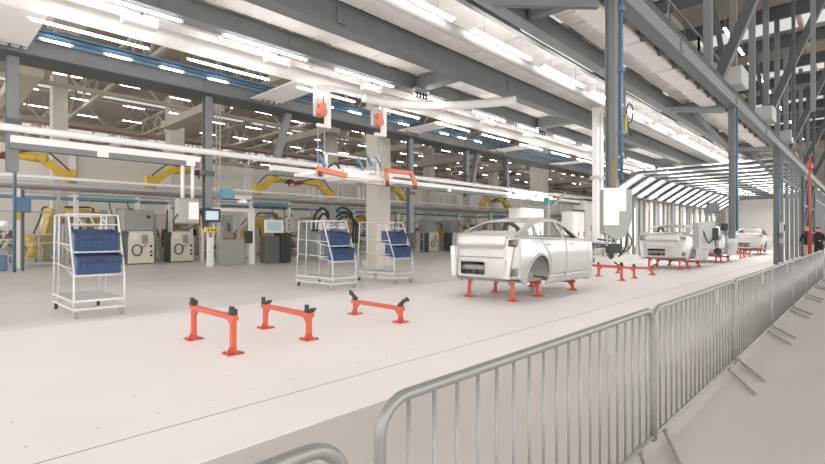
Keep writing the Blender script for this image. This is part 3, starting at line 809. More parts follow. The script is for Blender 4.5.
        sol = o.modifiers.new('s', 'SOLIDIFY'); sol.thickness = .03; sol.offset = -1
        # inner pillars + tail light recess + rear corner struts
        mb = MB(); mb.bar((2.32, s_*.84, .1), (2.32, s_*.8, .95), .12, .08); mb.bar((2.32, s_*.8, .95), (2.24, s_*.6, 1.4), .07, .05); mb.build('inner_pillar', 'biwd', r); mb = MB(); mb.bar((1.35, s_*.8, .6), (1.2, s_*.8, .98), .1, .05); mb.build('inner_pillar', 'biwd', r); mb = MB()
        mb.bar((3.72, s_*.8, .1), (3.72, s_*.8, .95), .12, .06); mb.build('inner_pillar', 'biwd', r)
    # roof / rear glass / windscreen skin
    def top_surf(xa, xb, n, name, hole=None, m_='biw'):
        mb = MB(); g = []; ny = 20
        for i in range(n+1):
            x = xa+(xb-xa)*i/n; t = sinterp(TOP, x); w_ = interp(WID, x)
            g.append([(x, w_*(2*j/ny-1), t-.035*abs(2*j/ny-1)**2.5) for j in range(ny+1)])
        for i in range(n):
            for j in range(ny):
                q = [g[i][j], g[i+1][j], g[i+1][j+1], g[i][j+1]]
                cx = sum(p[0] for p in q)/4; cy = sum(p[1] for p in q)/4
                if hole and hole(cx, cy): continue
                mb.add(q, [(0,1,2,3)], True)
        o = mb.build(name, m_, r); weld(o)
        sol = o.modifiers.new('s', 'SOLIDIFY'); sol.thickness = .03; sol.offset = -1
        return o
    top_surf(.3, 3.85, 60, 'roof', lambda x, y: (.46 < x < 1.12 and abs(y) < .66-.14*(x-.4)) or (2.5 < x < 3.25 and abs(y) < .58) or (1.4 < x < 2.1 and abs(y) < .4))
    # tail: curved rear panel
    def rear_x(y, z):
        u = abs(y)/.88
        base = .26*u**4
        if z > .8: base += .0
        return base + (.10*(.55-z)**2 if z < .55 else .12*max(0, z-.8)) + .0
    def rear_part(name, y0, y1, z0, z1, off, ny=24, nz=12, skip=None, m_='biw', lipz=None):
        mb = MB(); g = []
        for j in range(nz+1):
            z = z0+(z1-z0)*j/nz
            rowp = []
            for i in range(ny+1):
                y = y0+(y1-y0)*i/ny
                x = rear_x(y, z)+off
                if name == 'tailgate':
                    # crease: the number plate area is set in
                    x += .045*max(0, min(1, (.86-z)/.08))*1 if z < .86 else 0
                rowp.append((x, y, z))
            g.append(rowp)
        for j in range(nz):
            for i in range(ny):
                q = [g[j][i], g[j][i+1], g[j+1][i+1], g[j+1][i]]
                cy = sum(p[1] for p in q)/4; cz = sum(p[2] for p in q)/4
                if skip and skip(cy, cz): continue
                mb.add(q, [(3,2,1,0)], True)
        o = mb.build(name, m_, r); weld(o)
        sol = o.modifiers.new('s', 'SOLIDIFY'); sol.thickness = .02; sol.offset = -1
        return o
    rear_part('tailgate', -.64, .64, .57, 1.07, -.03)
    rear_part('rear_panel', -.88, .88, .14, 1.03, 0, ny=44, nz=26, skip=lambda y, z: (-.18 < y < .5 and .22 < z < .47) or (abs(y) < .6 and z > .58) or (.62 < abs(y) < .86 and .22 < z < .36) or (.66 < abs(y) < .84 and .84 < z < .97))
    # deck lid top with spoiler lip
    mb = MB(); g = []
    for i in range(8):
        x = -.03+.42*i/7; z = 1.07+.075*(i/7)**.8 - (.0 if i else .02)
        g.append([(x+rear_x(.78*(2*j/16-1), 1.0)*(1-i/7), .78*(2*j/16-1), z-.03*abs(2*j/16-1)**3) for j in range(17)])
    for i in range(7):
        for j in range(16): mb.add([g[i][j], g[i+1][j], g[i+1][j+1], g[i][j+1]], [(0,1,2,3)], True)
    o = mb.build('boot_lid', 'biw', r); weld(o); sol = o.modifiers.new('s', 'SOLIDIFY'); sol.thickness = .03; sol.offset = -1
    # tail lamp pockets, crash beam, rear floor, fastening pieces
    for s_ in (-1, 1):
        MB().prism([(.5,.97),(.82,.99),(.84,.86),(.6,.9)], 'x', .2, .3).build('lamp_pocket', 'biwd', r)  if s_ > 0 else MB().prism([(-.5,.97),(-.82,.99),(-.84,.86),(-.6,.9)], 'x', .2, .3).build('lamp_pocket', 'biwd', r)
        mb = MB(); mb.bar((.06, s_*.66, .15), (.12, s_*.74, .82), .13, .07, up=(1,0,0)); mb.bar((.1, s_*.62, .5), (.28, s_*.86, .75), .05, .04)
        mb.bar((.05, s_*.62, .2), (.05, s_*.62, .55), .05, .04); mb.build('corner_bracket', 'biw', r)
        MB().box(.16,.4,s_*.74-.1,s_*.74+.1,.2,.38).build('vent_box', 'biwd', r)
    MB().box(.1,.2,-.58,.58,.3,.42,.02).build('crash_beam', 'biwd', r)
    mb = MB(); mb.box(.3, 3.8, -.78, .78, .06, .1); mb.box(.3,.9,-.5,.5,.1,.34); mb.bar((1.5,-.75,.3),(1.5,.75,.3),.1,.4); mb.bar((2.6,-.75,.14),(2.6,.75,.14),.12,.1); mb.bar((3.78,-.7,.45),(3.78,.7,.45),.06,.7); mb.box(.6,1.5,-.7,.7,.5,.54)
    mb.build('floor_pan', 'biwd', r)
    mb = MB(); mb.tube([(.13,-.2,.34),(.13,-.2,.22)],.05,8); mb.tube([(.13,.1,.34),(.13,.1,.2)],.04,8); mb.bar((.12,-.35,.26),(.12,.3,.24),.03); mb.tube([(.1,.3,.3),(.1,.3,.24)],.06,8); mb.build('rear_fittings', 'black', r)
    # front structure without fenders
    for s_ in (-1, 1):
        mb = MB(); mb.bar((3.8, s_*.5, .35), (4.75, s_*.48, .33), .12, .14); mb.bar((3.78, s_*.76, .75), (4.5, s_*.66, .62), .07, .09); mb.bar((4.5, s_*.66, .62), (4.75, s_*.55, .4), .06, .08)
        mb.box(4.05, 4.35, s_*.58-.12, s_*.58+.12, .35, .72, .03); mb.build('front_rail', 'biwd', r)
    MB().bar((4.75,-.62,.36),(4.75,.62,.36), .08, .12).build('front_beam', 'biwd', r)
    return r
def weld(o, d=.0008):
    import bmesh
    bm = bmesh.new(); bm.from_mesh(o.data); bmesh.ops.remove_doubles(bm, verts=bm.verts, dist=d); bm.to_mesh(o.data); bm.free()
car = make_car('nearest bare silver car body on orange red stands'); car.location = (8.52, 6.16, .36); car.scale = (.96, 1.035, 1)
for s_, lb in ((3, 'second bare silver car body, seen from behind right of the white control box'), (4, 'third bare silver car body behind the second mast'), (6, 'farthest bare silver car body, small at the end of the tunnel')):
    copy_tree(car, lb, (2.7+6.25*s_-.42, 6.16, .36))

# ================================================================ CRATE CARTS
def crate(loc, lb, W=.56, D=.42, H=.27):
    r = empty('plastic_crate', loc, lb, 'crate', 'blue crates on the carts')
    mb = MB(); t = .012
    def ringz(w_, d_, z): return [(-w_/2,-d_/2,z),(w_/2,-d_/2,z),(w_/2,d_/2,z),(-w_/2,d_/2,z)]
    vs = ringz(W-.025,D-.03,0)+ringz(W,D,H)+ringz(W-.03,D-.03,H)+ringz(W-.08,D-.08,.012)
    fs = [(3,2,1,0)]
    for a in range(3):
        for i in range(4): fs.append((a*4+i, a*4+(i+1)%4, a*4+4+(i+1)%4, a*4+4+i))
    fs.append((12,13,14,15)); mb.add(vs, fs); mb.build('tub','blue',r)
    rim = MB(); 
    for (a,b) in (((-W/2,-D/2),(W/2,-D/2)),((W/2,-D/2),(W/2,D/2)),((W/2,D/2),(-W/2,D/2)),((-W/2,D/2),(-W/2,-D/2))): rim.bar((a[0],a[1],H-.012),(b[0],b[1],H-.012),.03,.024)
    for (a,b) in (((-W/2+.01,-D/2+.006),(W/2-.01,-D/2+.006)),): rim.bar((a[0],a[1],H*.62),(b[0],b[1],H*.62),.02,.018)
    for i in range(7):
        x = -W/2+.05+i*(W-.1)/6; rim.bar((x*.93,-D/2+.024,.01),(x,-D/2-.002,H-.02),.012,.012)
    rim.build('rim','dblue',r)
    MB().box(-.07,.07,-D/2-.01,-D/2+.004,H*.68,H*.84).build('handle_slot','dblue',r)
    return r
def make_cart(label):
    W, Dp, Hh = .76, 1.66, 1.77
    r = empty('crate_cart', (0,0,0), label, 'cart', 'white crate carts')
    t = .035
    # side frames (front at y=0, back at y=Dp)
    for s_ in (0, 1):
        x = s_*W
        mb = MB(); mb.tube([(x,0,.16),(x,0,.78)], .018, 8); mb.tube([(x,0,.78),(x,.42,Hh+.03)], .018, 8); mb.tube([(x,.42,Hh+.03),(x,Dp-.1,Hh+.03)], .016, 8)
        mb.tube([(x,Dp,.16),(x,Dp-.12,Hh+.03)], .018, 8); mb.tube([(x,Dp-.45,.16),(x,Dp-.5,Hh+.03)], .014, 8)
        for z in (.9, 1.3): mb.tube([(x,Dp-.05,z),(x,.2,z-.05)], .012, 8)
        mb.build('side_frame','cartw',r)
    mb = MB()
    for z in (.16,.3):
        for a, b in (((0,0),(W,0)),((W,0),(W,Dp)),((W,Dp),(0,Dp)),((0,Dp),(0,0))): mb.bar((a[0],a[1],z),(b[0],b[1],z),t,t)
    mb.build('base_frame','cartw',r)
    mb = MB()
    for i in range(9): mb.bar((.03,.1+i*(Dp-.2)/8,.31),(W-.03,.1+i*(Dp-.2)/8,.31),.05,.015)
    mb.build('bottom_shelf','lsteel',r)
    for (y_, z_, dy, tilt) in ((0,.73,.62,.1),(.16,1.13,.6,.1)):
        mb = MB(); mb.tube([(0,y_,z_),(W,y_,z_)],.016,8); mb.tube([(0,y_+dy,z_+tilt),(W,y_+dy,z_+tilt)],.014,8)
        for x in (0, W/3, 2*W/3, W): mb.tube([(x,y_,z_),(x,y_+dy,z_+tilt)],.011,6)
        for i in range(1,6): mb.tube([(0,y_+dy*i/6,z_+tilt*i/6-.012),(W,y_+dy*i/6,z_+tilt*i/6-.012)],.007,6)
        mb.build('crate_shelf','cartw',r)
    mb = MB(); mb.tube([(0,.36,1.62),(W,.36,1.62)],.014,8); mb.tube([(0,.42,Hh+.03),(W,.42,Hh+.03)],.016,8); mb.tube([(0,.8,Hh+.03),(W,.8,Hh+.03)],.014,8); mb.tube([(0,Dp-.12,Hh+.03),(W,Dp-.12,Hh+.03)],.014,8)
    mb.bar((0,.42,Hh+.03),(0,Dp-.1,Hh+.03),.02); mb.bar((W,.42,Hh+.03),(W,Dp-.1,Hh+.03),.02)
    mb.bar((0,.36,1.62),(0,.42,Hh+.03),.02)
    for x in (W*.25, W*.5, W*.75): mb.tube([(x,.36,1.62),(x,.8,Hh+.03)],.01,6)
    mb.build('top_rack','cartw',r)
    for (x, y) in ((.03,.04),(W-.03,.04),(.03,Dp-.04),(W-.03,Dp-.04)):
        c = MB(); c.box(x-.035,x+.035,y-.04,y+.04,.115,.145); c.box(x-.035,x-.026,y-.03,y+.03,.05,.12); c.box(x+.026,x+.035,y-.03,y+.03,.05,.12)
        c = c.build('caster','lsteel',r); MB().tube([(x-.022,y,.055),(x+.022,y,.055)],.055,14).build('wheel','grey' if y < 1 else 'black',c)
    return r
carts = [((1.93, 9.76, 0), 'nearest white tube cart with two blue crates, at left'), ((7.5, 9.98, 0), 'middle white tube cart with two blue crates, below the left hoist'), ((9.7, 9.98, 0), 'white tube cart with two blue crates in front of the large concrete column')]
c0 = None; wh = ('nearest cart at left', 'middle cart', 'cart in front of the large column')
for i, (loc, lb) in enumerate(carts):
    if c0 is None: c0 = make_cart(lb); c0.location = loc
    else: copy_tree(c0, lb, loc)
    for (y_, z_, nm) in ((.25, .785, 'lower'), (.41, 1.185, 'upper')):
        c = crate((loc[0]+.38, loc[1]+y_, z_), '%s blue plastic crate on the %s' % (nm, wh[i]), W=.68, D=.44, H=.32)
        c.rotation_euler = (R(9), 0, 0)
# white workbench end at the left edge
r = empty('work_table', (.55, 10.2, 0), 'white high work table cut off by the left edge', 'table')
mb = MB(); poly = [(-.8,-.1),(.3,-.1),(.52,.0),(.58,.18),(.5,.4),(.25,.5),(-.8,.5)]; mb.prism(poly,'z',1.58,1.66); mb.build('table_top','white',r)
for (x,y) in ((-.7,0),(.2,0),(-.7,.4),(.2,.4)): MB().tube([(x,y,0),(x,y,1.58)],.03,8).build('leg','grey',r)
MB().box(-.7,.35,0,.4,.06,.1).build('base_plate','white',r)

# ================================================================ BACKGROUND MACHINES
def floor_cabinet(loc, lb, top=True, rz=0.0):
    r = empty('control_cabinet', loc, lb, 'cabinet', None, rz)
    MB().prism([(0,0),(1.1,0),(1.1,1.55),(0,1.55)], 'y', .05, 1.0).build('body','green',r)
    MB().prism([(.0,.06),(1.12,.06),(1.12,1.2),(1.06,1.58),(.06,1.58),(.0,1.2)], 'y', -.02, .05).build('front_panel','cream',r)
    t_ = [2*pi*k/18 for k in range(18)]
    MB().tube([(.36+.2*cos(a), -.06, .68+.26*sin(a)) for a in t_], .028, 6, True).build('hose_loop','black',r)
    MB().box(.56,.8,-.08,-.02,1.0,1.4,.02).build('socket_block','grey',r)
    for z,m_ in ((.42,'black'),(.6,'redc'),(.86,'black')): MB().tube([(.98,-.06,z),(.98,-.02,z)], .055, 10).build('button',m_,r)
    MB().box(.1,.4,-.03,-.02,1.22,1.5).build('sign_plate','white',r)
    MB().tube(smooth([(.6,-.05,1.4),(.75,-.12,1.1),(.66,-.1,.85),(.45,-.08,.9)]), .025, 6).build('cable','grey',r)
    if top:
        MB().box(-.2,1.12,.02,1.0,1.6,2.6,.03).build('upper_cabinet','grey',r)
        MB().box(.8,.95,-.01,.02,2.2,2.35).build('display','black',r)
    return r
floor_cabinet((7.1, 25.2, 0), 'cream robot controller topped by a grey box, left of the near pair')
floor_cabinet((9.15, 25.6, 0), 'cream robot controller with a hose loop and open top, right of the near pair', False)
floor_cabinet((3.6, 31.6, 0), 'cream controller standing behind the guard fence at left', False)
floor_cabinet((28.6, 25.4, 0), 'cream robot controller, left of the pair behind the nearest car body')
floor_cabinet((31.8, 25.6, 0), 'cream robot controller, right of the pair behind the nearest car body')
floor_cabinet((24.6, 25.6, 0), 'cream robot controller behind the right crate cart', False)

# operator consoles near the carts
def console(loc, lb):
    r = empty('operator_console', loc, lb, 'console')
    MB().box(0,.8,0,.5,.05,1.35,.02).build('body','green',r)
    MB().box(.85,1.45,.0,.5,.03,1.5,.02).build('side_cabinet','black',r)
    mb = MB().box(-.05,1.0,-.06,.02,1.5,2.15,.02); mb.build('monitor','white',r)
    MB().box(.05,.82,-.075,-.06,1.62,2.05).build('screen','screen',r)
    MB().box(1.1,1.5,-.05,.05,1.55,2.3,.02).build('button_panel','lsteel',r)
    for k,z in enumerate((1.7,1.9,2.1)): MB().tube([(1.3,-.07,z),(1.3,-.05,z)],.05,8).build('button','black' if k else 'redc',r)
    MB().bar((.4,.2,1.35),(.4,.05,1.6),.1).build('bracket','grey',r)
    return r
console((11.9, 21.2, 0), 'operator console with a pale screen left of the middle cart')
r = empty('entry_gate', (9.4, 21.6, 0), 'white framed entry gate left of the operator console', 'gate')
mb = MB()
for x in (0, 2.0): mb.box(x-.12,x+.12,-.1,.1,0,2.6)
mb.box(-.1,2.1,-.08,.08,2.5,2.65); mb.build('frame','white',r)
MB().box(.2,1.8,-.02,.02,.2,2.4).build('pane','glass',r)
MB().box(.4,1.6,-.1,.1,.0,1.2,.02).build('lower_unit','grey',r)
MB().box(1.7,1.95,-.25,.2,1.0,1.6,.03).build('box','black',r)

# machine with arching hoses behind the middle cart
r = empty('hose_manifold', (15.3, 22.4, 0), 'machine with tall arching black hoses behind the middle cart', 'machine')
MB().box(0,2.6,0,1.3,.0,1.7,.03).build('body','grey',r)
MB().box(.4,1.5,-.05,0,.3,1.4).build('front_panel','lsteel',r)
for k,(a,b,h) in enumerate(((.2,1.3,2.9),(.4,1.35,2.6),(1.4,3.0,3.0),(1.45,3.2,2.7),(1.5,3.4,2.5))):
    MB().tube(smooth([(a,-.05,1.6),(a+.05,-.05,h-.5),((a+b)/2,-.05,h),(b-.05,-.05,h-.5),(b,-.05,.9)]), .07, 8).build('hose','black',r)
MB().box(1.2,1.6,-.2,.2,1.7,3.0).build('pillar','grey',r)
for x in (.2,1.0,1.9): MB().box(x,x+.5,-.1,.3,1.7,2.1,.02).build('valve_block','white',r)

# guard fencing of robot cells: sections
def fence(x, y, n, w_, h, lb, rz=0):
    r = empty('guard_fence', (x,y,0), lb, 'fence', None, rz)
    for i in range(n+1): MB().box(i*w_-.06,i*w_+.06,-.06,.06,0,h).build('post','white' if i % 2 == 0 else 'lsteel',r)
    for i in range(n):
        mb = MB()
        for z in (.15, h*.42, h-.06): mb.box(i*w_+.06,(i+1)*w_-.06,-.03,.03,z-.03,z+.03)
        mb.box((i+.5)*w_-.02,(i+.5)*w_+.02,-.02,.02,.15,h*.42); mb.box(i*w_+.06,i*w_+.1,-.02,.02,.15,h-.06) 
        mb.build('rail','lsteel',r)
        MB().box(i*w_+.07,(i+1)*w_-.07,-.006,.006,.2,h-.1).build('pane','glass',r)
    return r
fence(-.6, 27.2, 6, 1.9, 2.5, 'white framed guard fence of the robot cells behind the nearest cart')
fence(3.2, 26.2, 1, 1.4, 3.4, 'tall white portal frame at the far left')
fence(10.6, 25.3, 4, 2.0, 2.4, 'white framed guard fence behind the hanging control box')
fence(18.6, 26.0, 5, 2.0, 2.4, 'white framed guard fence behind the right crate cart')
fence(33.8, 26.4, 7, 2.2, 2.4, 'white framed guard fence behind the nearest car body')
# raised rails carrying pipes: three per level
k = 0
for (y, z, rad, m_, what) in ((27.6, 3.75, .12, 'lsteel', 'light grey'), (27.4, 3.35, .06, 'lsteel', 'thin light grey'), (27.3, 3.1, .08, 'pipe', 'blue'), (28.0, 4.1, .09, 'white', 'white'), (27.2, 3.5, .04, 'rust', 'brown')):
    o = MB().tube([(-4,0,0),(62,0,0)], rad, 8).build('cell_pipe', m_); o.location = (0, y, z); tag(o, what+' pipe running above the robot cell fences', 'pipe', 'pipes above the robot cells')
o = MB().box(-4, 62, 0, .9, 0, .16).build('raised_walkway', 'lsteel'); o.location = (0, 28.4, 3.6); tag(o, 'pale raised platform edge carrying the upper robots', 'platform')

# robots
def robot(loc, rz, lb, pose, z0=0, s=1.0):
    r = empty('industrial_robot', (loc[0], loc[1], z0), lb, 'robot', 'yellow robots in the cells', rz)
    b = MB(); b.tube([(0,0,0),(0,0,.1*s)],.42*s,14); b.tube([(0,0,.1*s),(0,0,.45*s)],[.34*s,.28*s],14); b.build('base','yellow' if s > .8 else 'maroon',r)
    if z0 == .25: MB().box(-.5,.5,-.5,.5,-.25,0,.02).build('pedestal','grey',r)
    sh = Vector((.28*s,0,.7*s)); a1, a2, a3 = pose
    b = MB(); b.box(-.3*s,.35*s,-.25*s,.25*s,.45*s,.95*s,.06*s); b.tube([(.28*s,-.32*s,.7*s),(.28*s,.32*s,.7*s)],.22*s,14); b.build('shoulder','yellow',r)
    el = sh+Vector((sin(a1),0,cos(a1)))*1.15*s
    b = MB(); b.bar(sh, el, .32*s, .36*s); b.tube([el+Vector((0,-.24*s,0)), el+Vector((0,.24*s,0))], .2*s, 12); b.build('upper_arm','yellow',r)
    wr = el+Vector((sin(a2),0,cos(a2)))*1.2*s
    b = MB(); b.tube([el-(wr-el)*.2, el+(wr-el)*.3, wr], [.25*s,.22*s,.13*s], 12); b.build('forearm','yellow',r)
    tl_ = wr+Vector((sin(a3),0,cos(a3)))*.3*s
    b = MB(); b.tube([wr, tl_], .08*s, 8); b.build('wrist','black',r)
    b = MB(); b.box(tl_.x-.2*s,tl_.x+.25*s,-.35*s,.35*s,tl_.z-.12*s,tl_.z+.08*s,.02); b.bar(tl_+Vector((.1,-.3*s,0)), tl_+Vector((.3*s,-.35*s,-.3*s)), .07*s); b.bar(tl_+Vector((.1,.3*s,0)), tl_+Vector((.3*s,.35*s,-.3*s)), .07*s)
    b.tube([tl_+Vector((0,-.3*s,.1)),tl_+Vector((0,.3*s,.1))],.07*s,8); b.build('gripper','maroon',r)
    b = MB(); up = Vector((-.1*s,.2*s,.25*s)); b.tube(smooth([sh+Vector((-.4*s,.2*s,0)), (sh+el)/2+up*1.4, el+up*1.3, (el+wr)/2+up, wr+Vector((0,.1*s,.1*s))]), .04*s, 6); b.build('cable','black',r)
    return r
poses = [(.3,1.9,2.6),(-.4,1.3,2.9),(.7,1.6,2.2),(-.2,2.1,3.0),(.1,1.2,2.4)]
rb = [((4.3,29.6),.5,0,'yellow robot bent forward behind the fence left of the nearest cart top'),((6.6,30.2),2.4,1,'yellow robot right of the bent one, above the upper blue crate'),((8.2,29.2),-.6,3,'yellow robot behind the grey upper box'),
      ((10.6,30),.8,4,'yellow robot behind the open topped controller'),((12.6,29.3),2.9,0,'yellow robot left of the hanging control box'),((14.4,30.2),-.4,2,'yellow robot behind the operator panel'),
      ((16.2,29.2),.4,1,'yellow robot behind the entry gate'),((18.4,30),3.2,3,'yellow robot right of the entry gate'),((24,30),-.8,1,'yellow robot behind the hoses machine'),
      ((31,30),.6,0,'yellow robot behind the large column'),((36,30),2.8,2,'yellow robot above the far controllers'),((41,30),.2,1,'yellow robot left of the car rear window'),((47,30),2.6,0,'yellow robot above the car rear window'),((1.8,30),.9,1,'yellow robot at the left edge')]
for (x,y),rz,p,lb in rb: robot((x,y-.3+(1.7 if int(x*10)%20 > 9 else 0)),rz,lb,poses[p], .25, 1.2)
# upper robots lying stretched on the raised platform
up = [((9.2,28.8),.0,'stretched yellow robot with maroon gripper on the raised platform, upper left'),((15.6,28.8),.1,'stretched yellow robot on the raised platform left of the hanging fixture'),
      ((21.5,28.8),3.0,'stretched yellow robot on the raised platform under the hanging fixture'),((29.5,28.8),3.14,'stretched yellow robot on the raised platform right of the large column'),
      ((40.5,28.8),.05,'stretched yellow robot on the raised platform above the controllers'),((45.5,28.8),3.1,'stretched yellow robot on the raised platform above the car rear window'),((5.5,28.8),3.1,'stretched yellow robot on the raised platform far left')]
for (x,y),rz,lb in up: robot((x,y),rz,lb,(.9,1.55,1.8), 3.76, .95)

# grey cabinets and pale machine blocks filling the cells
k = 0
fills = [(1.0,33,1.4,2.2,'grey'),(5.2,33.5,1.8,2.6,'white'),(8.6,33,1.2,3.0,'lsteel'),(11.8,33,2.0,2.4,'grey'),(15,33.5,1.3,3.0,'white'),(18,33,2.2,2.2,'lsteel'),(21.5,32,1.4,2.8,'grey'),(25,33,2.5,2.4,'white'),(29,33,1.6,3.0,'lsteel'),(33,33,2.2,2.7,'grey'),(37,32,1.4,3.0,'white'),(41,33,2.4,2.5,'lsteel'),(45,32,1.6,2.8,'white'),(49,33,2.0,2.6,'grey'),(54,32,2.4,3.0,'white')]
for x,y,wd,h,m_ in fills:
    r = empty('machine_cabinet', (x,y,0), 'tall %s machine cabinet inside the robot cells, %s from the left' % ({'grey':'grey','white':'white','lsteel':'pale grey'}[m_], ORD[k]), 'cabinet', 'machine cabinets in the robot cells'); k += 1
    MB().box(0,wd,0,1,0,h,.03).build('body',m_,r); MB().box(.1,wd*.48,-.03,0,.2,h-.2).build('door','lsteel',r); MB().box(wd*.52,wd-.1,-.03,0,.2,h-.2).build('door','lsteel',r)
    MB().box(wd*.6,wd*.8,-.05,-.03,h*.55,h*.75).build('display','black',r)
# white service portals carrying teal trays in front of the robots
k = 0
for x, h in ((-1.2,3.0),(5.4,3.3),(9.6,3.0),(14.2,3.4),(19.5,3.1),(24.0,3.3),(34.5,3.2),(39.5,3.4),(45,3.1)):
    r = empty('service_portal', (x, 26.95, 0), 'white service portal with a teal tray before the robots, %s from the left' % ORD[k], 'portal', 'service portals before the robots'); k += 1
    MB().box(-.09,.09,-.09,.09,0,h).build('post','white',r); MB().box(2.51,2.69,-.09,.09,0,h).build('post','white',r)
    MB().box(-.09,2.69,-.07,.07,h,h+.14).build('top_beam','lsteel',r)
    MB().box(0,2.6,-.25,-.1,h-.25,h-.12).build('tray','teal',r)
    for q in (.5, 1.3, 2.1): MB().tube(smooth([(q,-.15,h-.2),(q+.1,-.2,h-.8),(q+.35,-.1,h-1.2),(q+.3,0,h-1.9)]), .025, 6).build('cable','black' if q > 1 else 'yellow',r)
    MB().box(.9,1.25,-.12,.0,h-1.1,h-.7,.02).build('valve_box','lsteel' if k % 2 else 'grey',r)
    MB().box(1.7,1.9,-.12,.0,h-1.4,h-1.1,.02).build('gauge_box','yellow' if k % 3 else 'teal',r)
# tool changers and weld guns standing on racks
k = 0
for x in (2.0,5.0,8.0,11.4,16.6,20.2,22.6,27.0,35.5,38.6,42.2,46.5):
    r = empty('tool_rack', (x, 27.55, 0), 'pale tool rack with maroon and green tools before the robots, %s from the left' % ORD[k], 'rack', 'tool racks before the robots'); k += 1
    mb = MB()
    for a in (0,1.3): mb.bar((a,0,0),(a,0,1.9),.07)
    for z in (.5,1.2,1.85): mb.bar((0,0,z),(1.3,0,z),.07)
    mb.build('frame','white',r)
    for q,(a,z) in enumerate(((.2,1.2),(.7,1.2),(1.05,1.2),(.35,.5),(.9,.5),(.5,1.85))):
        t_ = MB(); t_.box(a-.12,a+.12,-.12,.12,z+.04,z+.22,.02); t_.tube([(a,0,z+.2),(a+.05,-.05,z+.42)],.05,8); t_.bar((a,0,z+.3),(a+.2,-.1,z+.38),.05)
        t_.build('tool',('maroon','grey','green','maroon','yellow','lsteel')[(q+k) % 6],r)
# slim pilasters on the partition
for i in range(16):
    o = MB().box(-.35,.35,-.3,0,0,7.9).build('wall_pilaster', 'white' if i % 3 else 'concrete'); o.location = (-6+7.2*i, 44, 0); tag(o, 'pale pilaster on the wall behind the robots, %s from the left' % ORD[i], 'pilaster', 'pilasters on the wall behind the robots')
for i in range(10):
    r = empty('wall_duct', (30+3.1*i, 43.2, 3.4), 'white upright duct on the wall behind the robots, %s from the left' % ORD[i], 'duct', 'ducts on the wall behind the robots')
    for q in (0,.6): MB().tube([(q,0,0),(q,0,3.6)],.22,10).build('tube','white',r)
# low clamping fixtures in front of the robots
for i in range(11):
    x = 2.2+3.6*i
    r = empty('clamping_fixture', (x, 28.1, 0), 'dark welding fixture on a low table inside the robot cells, %s from the left' % ORD[i], 'fixture', 'welding fixtures in the cells')
    MB().box(0,1.5,0,.5,.6,.8,.02).build('table','lsteel',r)
    for a in (.1,1.3): MB().box(a,a+.12,.1,.4,0,.6).build('leg','grey',r)
    mb = MB(); mb.box(.1,.4,.05,.4,.8,1.2,.02); mb.bar((.6,.2,.8),(.9,.2,1.45),.1); mb.box(.9,1.3,.1,.4,.8,1.05,.02); mb.tube([(1.1,.2,1.05),(1.1,.2,1.5)],.07,8); mb.build('clamps','maroon' if i % 2 else 'green',r)
# blue canister and grey post on far left
r = empty('blue_canister', (2.45, 24.6, 0), 'blue canister with a carrying handle at the left edge', 'canister')
MB().box(-.2,.22,-.15,.15,0,.62,.03).build('body','pipe',r); MB().tube(smooth([(-.12,0,.6),(-.1,0,.82),(.1,0,.82),(.12,0,.6)]),.02,6).build('handle','lsteel',r)
r = empty('valve_stand', (3.1, 24.2, 0), 'slim green and yellow valve stand near the blue canister', 'stand')
MB().bar((0,0,0),(0,0,3.2),.09).build('post','green',r); MB().box(-.25,.25,-.1,.1,2.3,2.9,.02).build('valve_box','pipe',r); MB().box(-.35,-.1,-.15,0,2.0,2.3).build('gauge_box','yellow',r); MB().ball((.2,-.05,1.25),.11,8).build('gauge','yellow',r)

# ================================================================ BARRIERS
def make_barrier(lb):
    L, H, r0 = 2.5, .94, .11
    r = empty('crowd_barrier', (0,0,0), lb, 'barrier', 'steel crowd barriers')
    pts = []
    for cx, cz, a0 in ((r0, H-r0, pi), (L-r0, H-r0, pi/2)):
        for k in range(7):
            a = a0-k*pi/12; pts.append((cx+r0*cos(a), 0, cz+r0*sin(a)))
    pts = [(0,0,.05),(0,0,.4)]+pts+[(L,0,.4),(L,0,.05)]
    mb = MB().tube(pts, .019, 12); mb.tube([(0,0,.08),(L,0,.08)], .014, 10); mb.build('frame','galv',r)
    n = 19
    for i in range(n):
        x = L*(i+1)/(n+1); zt = H if r0 < x < L-r0 else H-r0+math.sqrt(max(0, r0*r0-(r0-min(x, L-x))**2))
        MB().tube([(x,0,.08),(x,0,zt-.01)], .0075, 8).build('upright','galv',r)
    MB().box(L-.78,L-.68,-.006,.006,H-.17,H-.02).build('name_plate','grey',r)
    for x in (.22, L-.24):
        f = MB(); f.tube([(x+.1,.05,.035),(x,0,.012+.02),(x-.62,-.32,.014)], .012, 8); f.tube([(x,0,.03),(x,0,.09)], .016, 8); f.build('foot','galv',r)
    for z in (.24, .74):
        h_ = MB(); h_.tube(smooth([(L,-.0,z),(L+.035,-.0,z+.03),(L+.06,0,z),(L+.06,0,z-.05)]), .008, 6); h_.tube([(-.012,0,z-.03),(-.03,0,z-.03)], .022, 8); h_.build('hook','galv',r)
    return r
b0 = make_barrier('steel crowd barrier whose rounded corner just enters at the bottom'); b0.location = (-1.75, .95, 0)
bl_ = ['large steel crowd barrier in the foreground, nearest complete one', 'second steel crowd barrier from the foreground along the aisle', 'third steel crowd barrier along the aisle', 'fourth steel crowd barrier along the aisle', 'fifth steel crowd barrier, thin in perspective', 'sixth steel crowd barrier at the right edge', 'farthest steel crowd barrier near the workers']
for i, lb in enumerate(bl_):
    c = copy_tree(b0, lb, (.98 if i == 0 else 3.51+2.69*(i-1), 1.07, 0))
    if i: c.scale = (1.06, 1, 1)

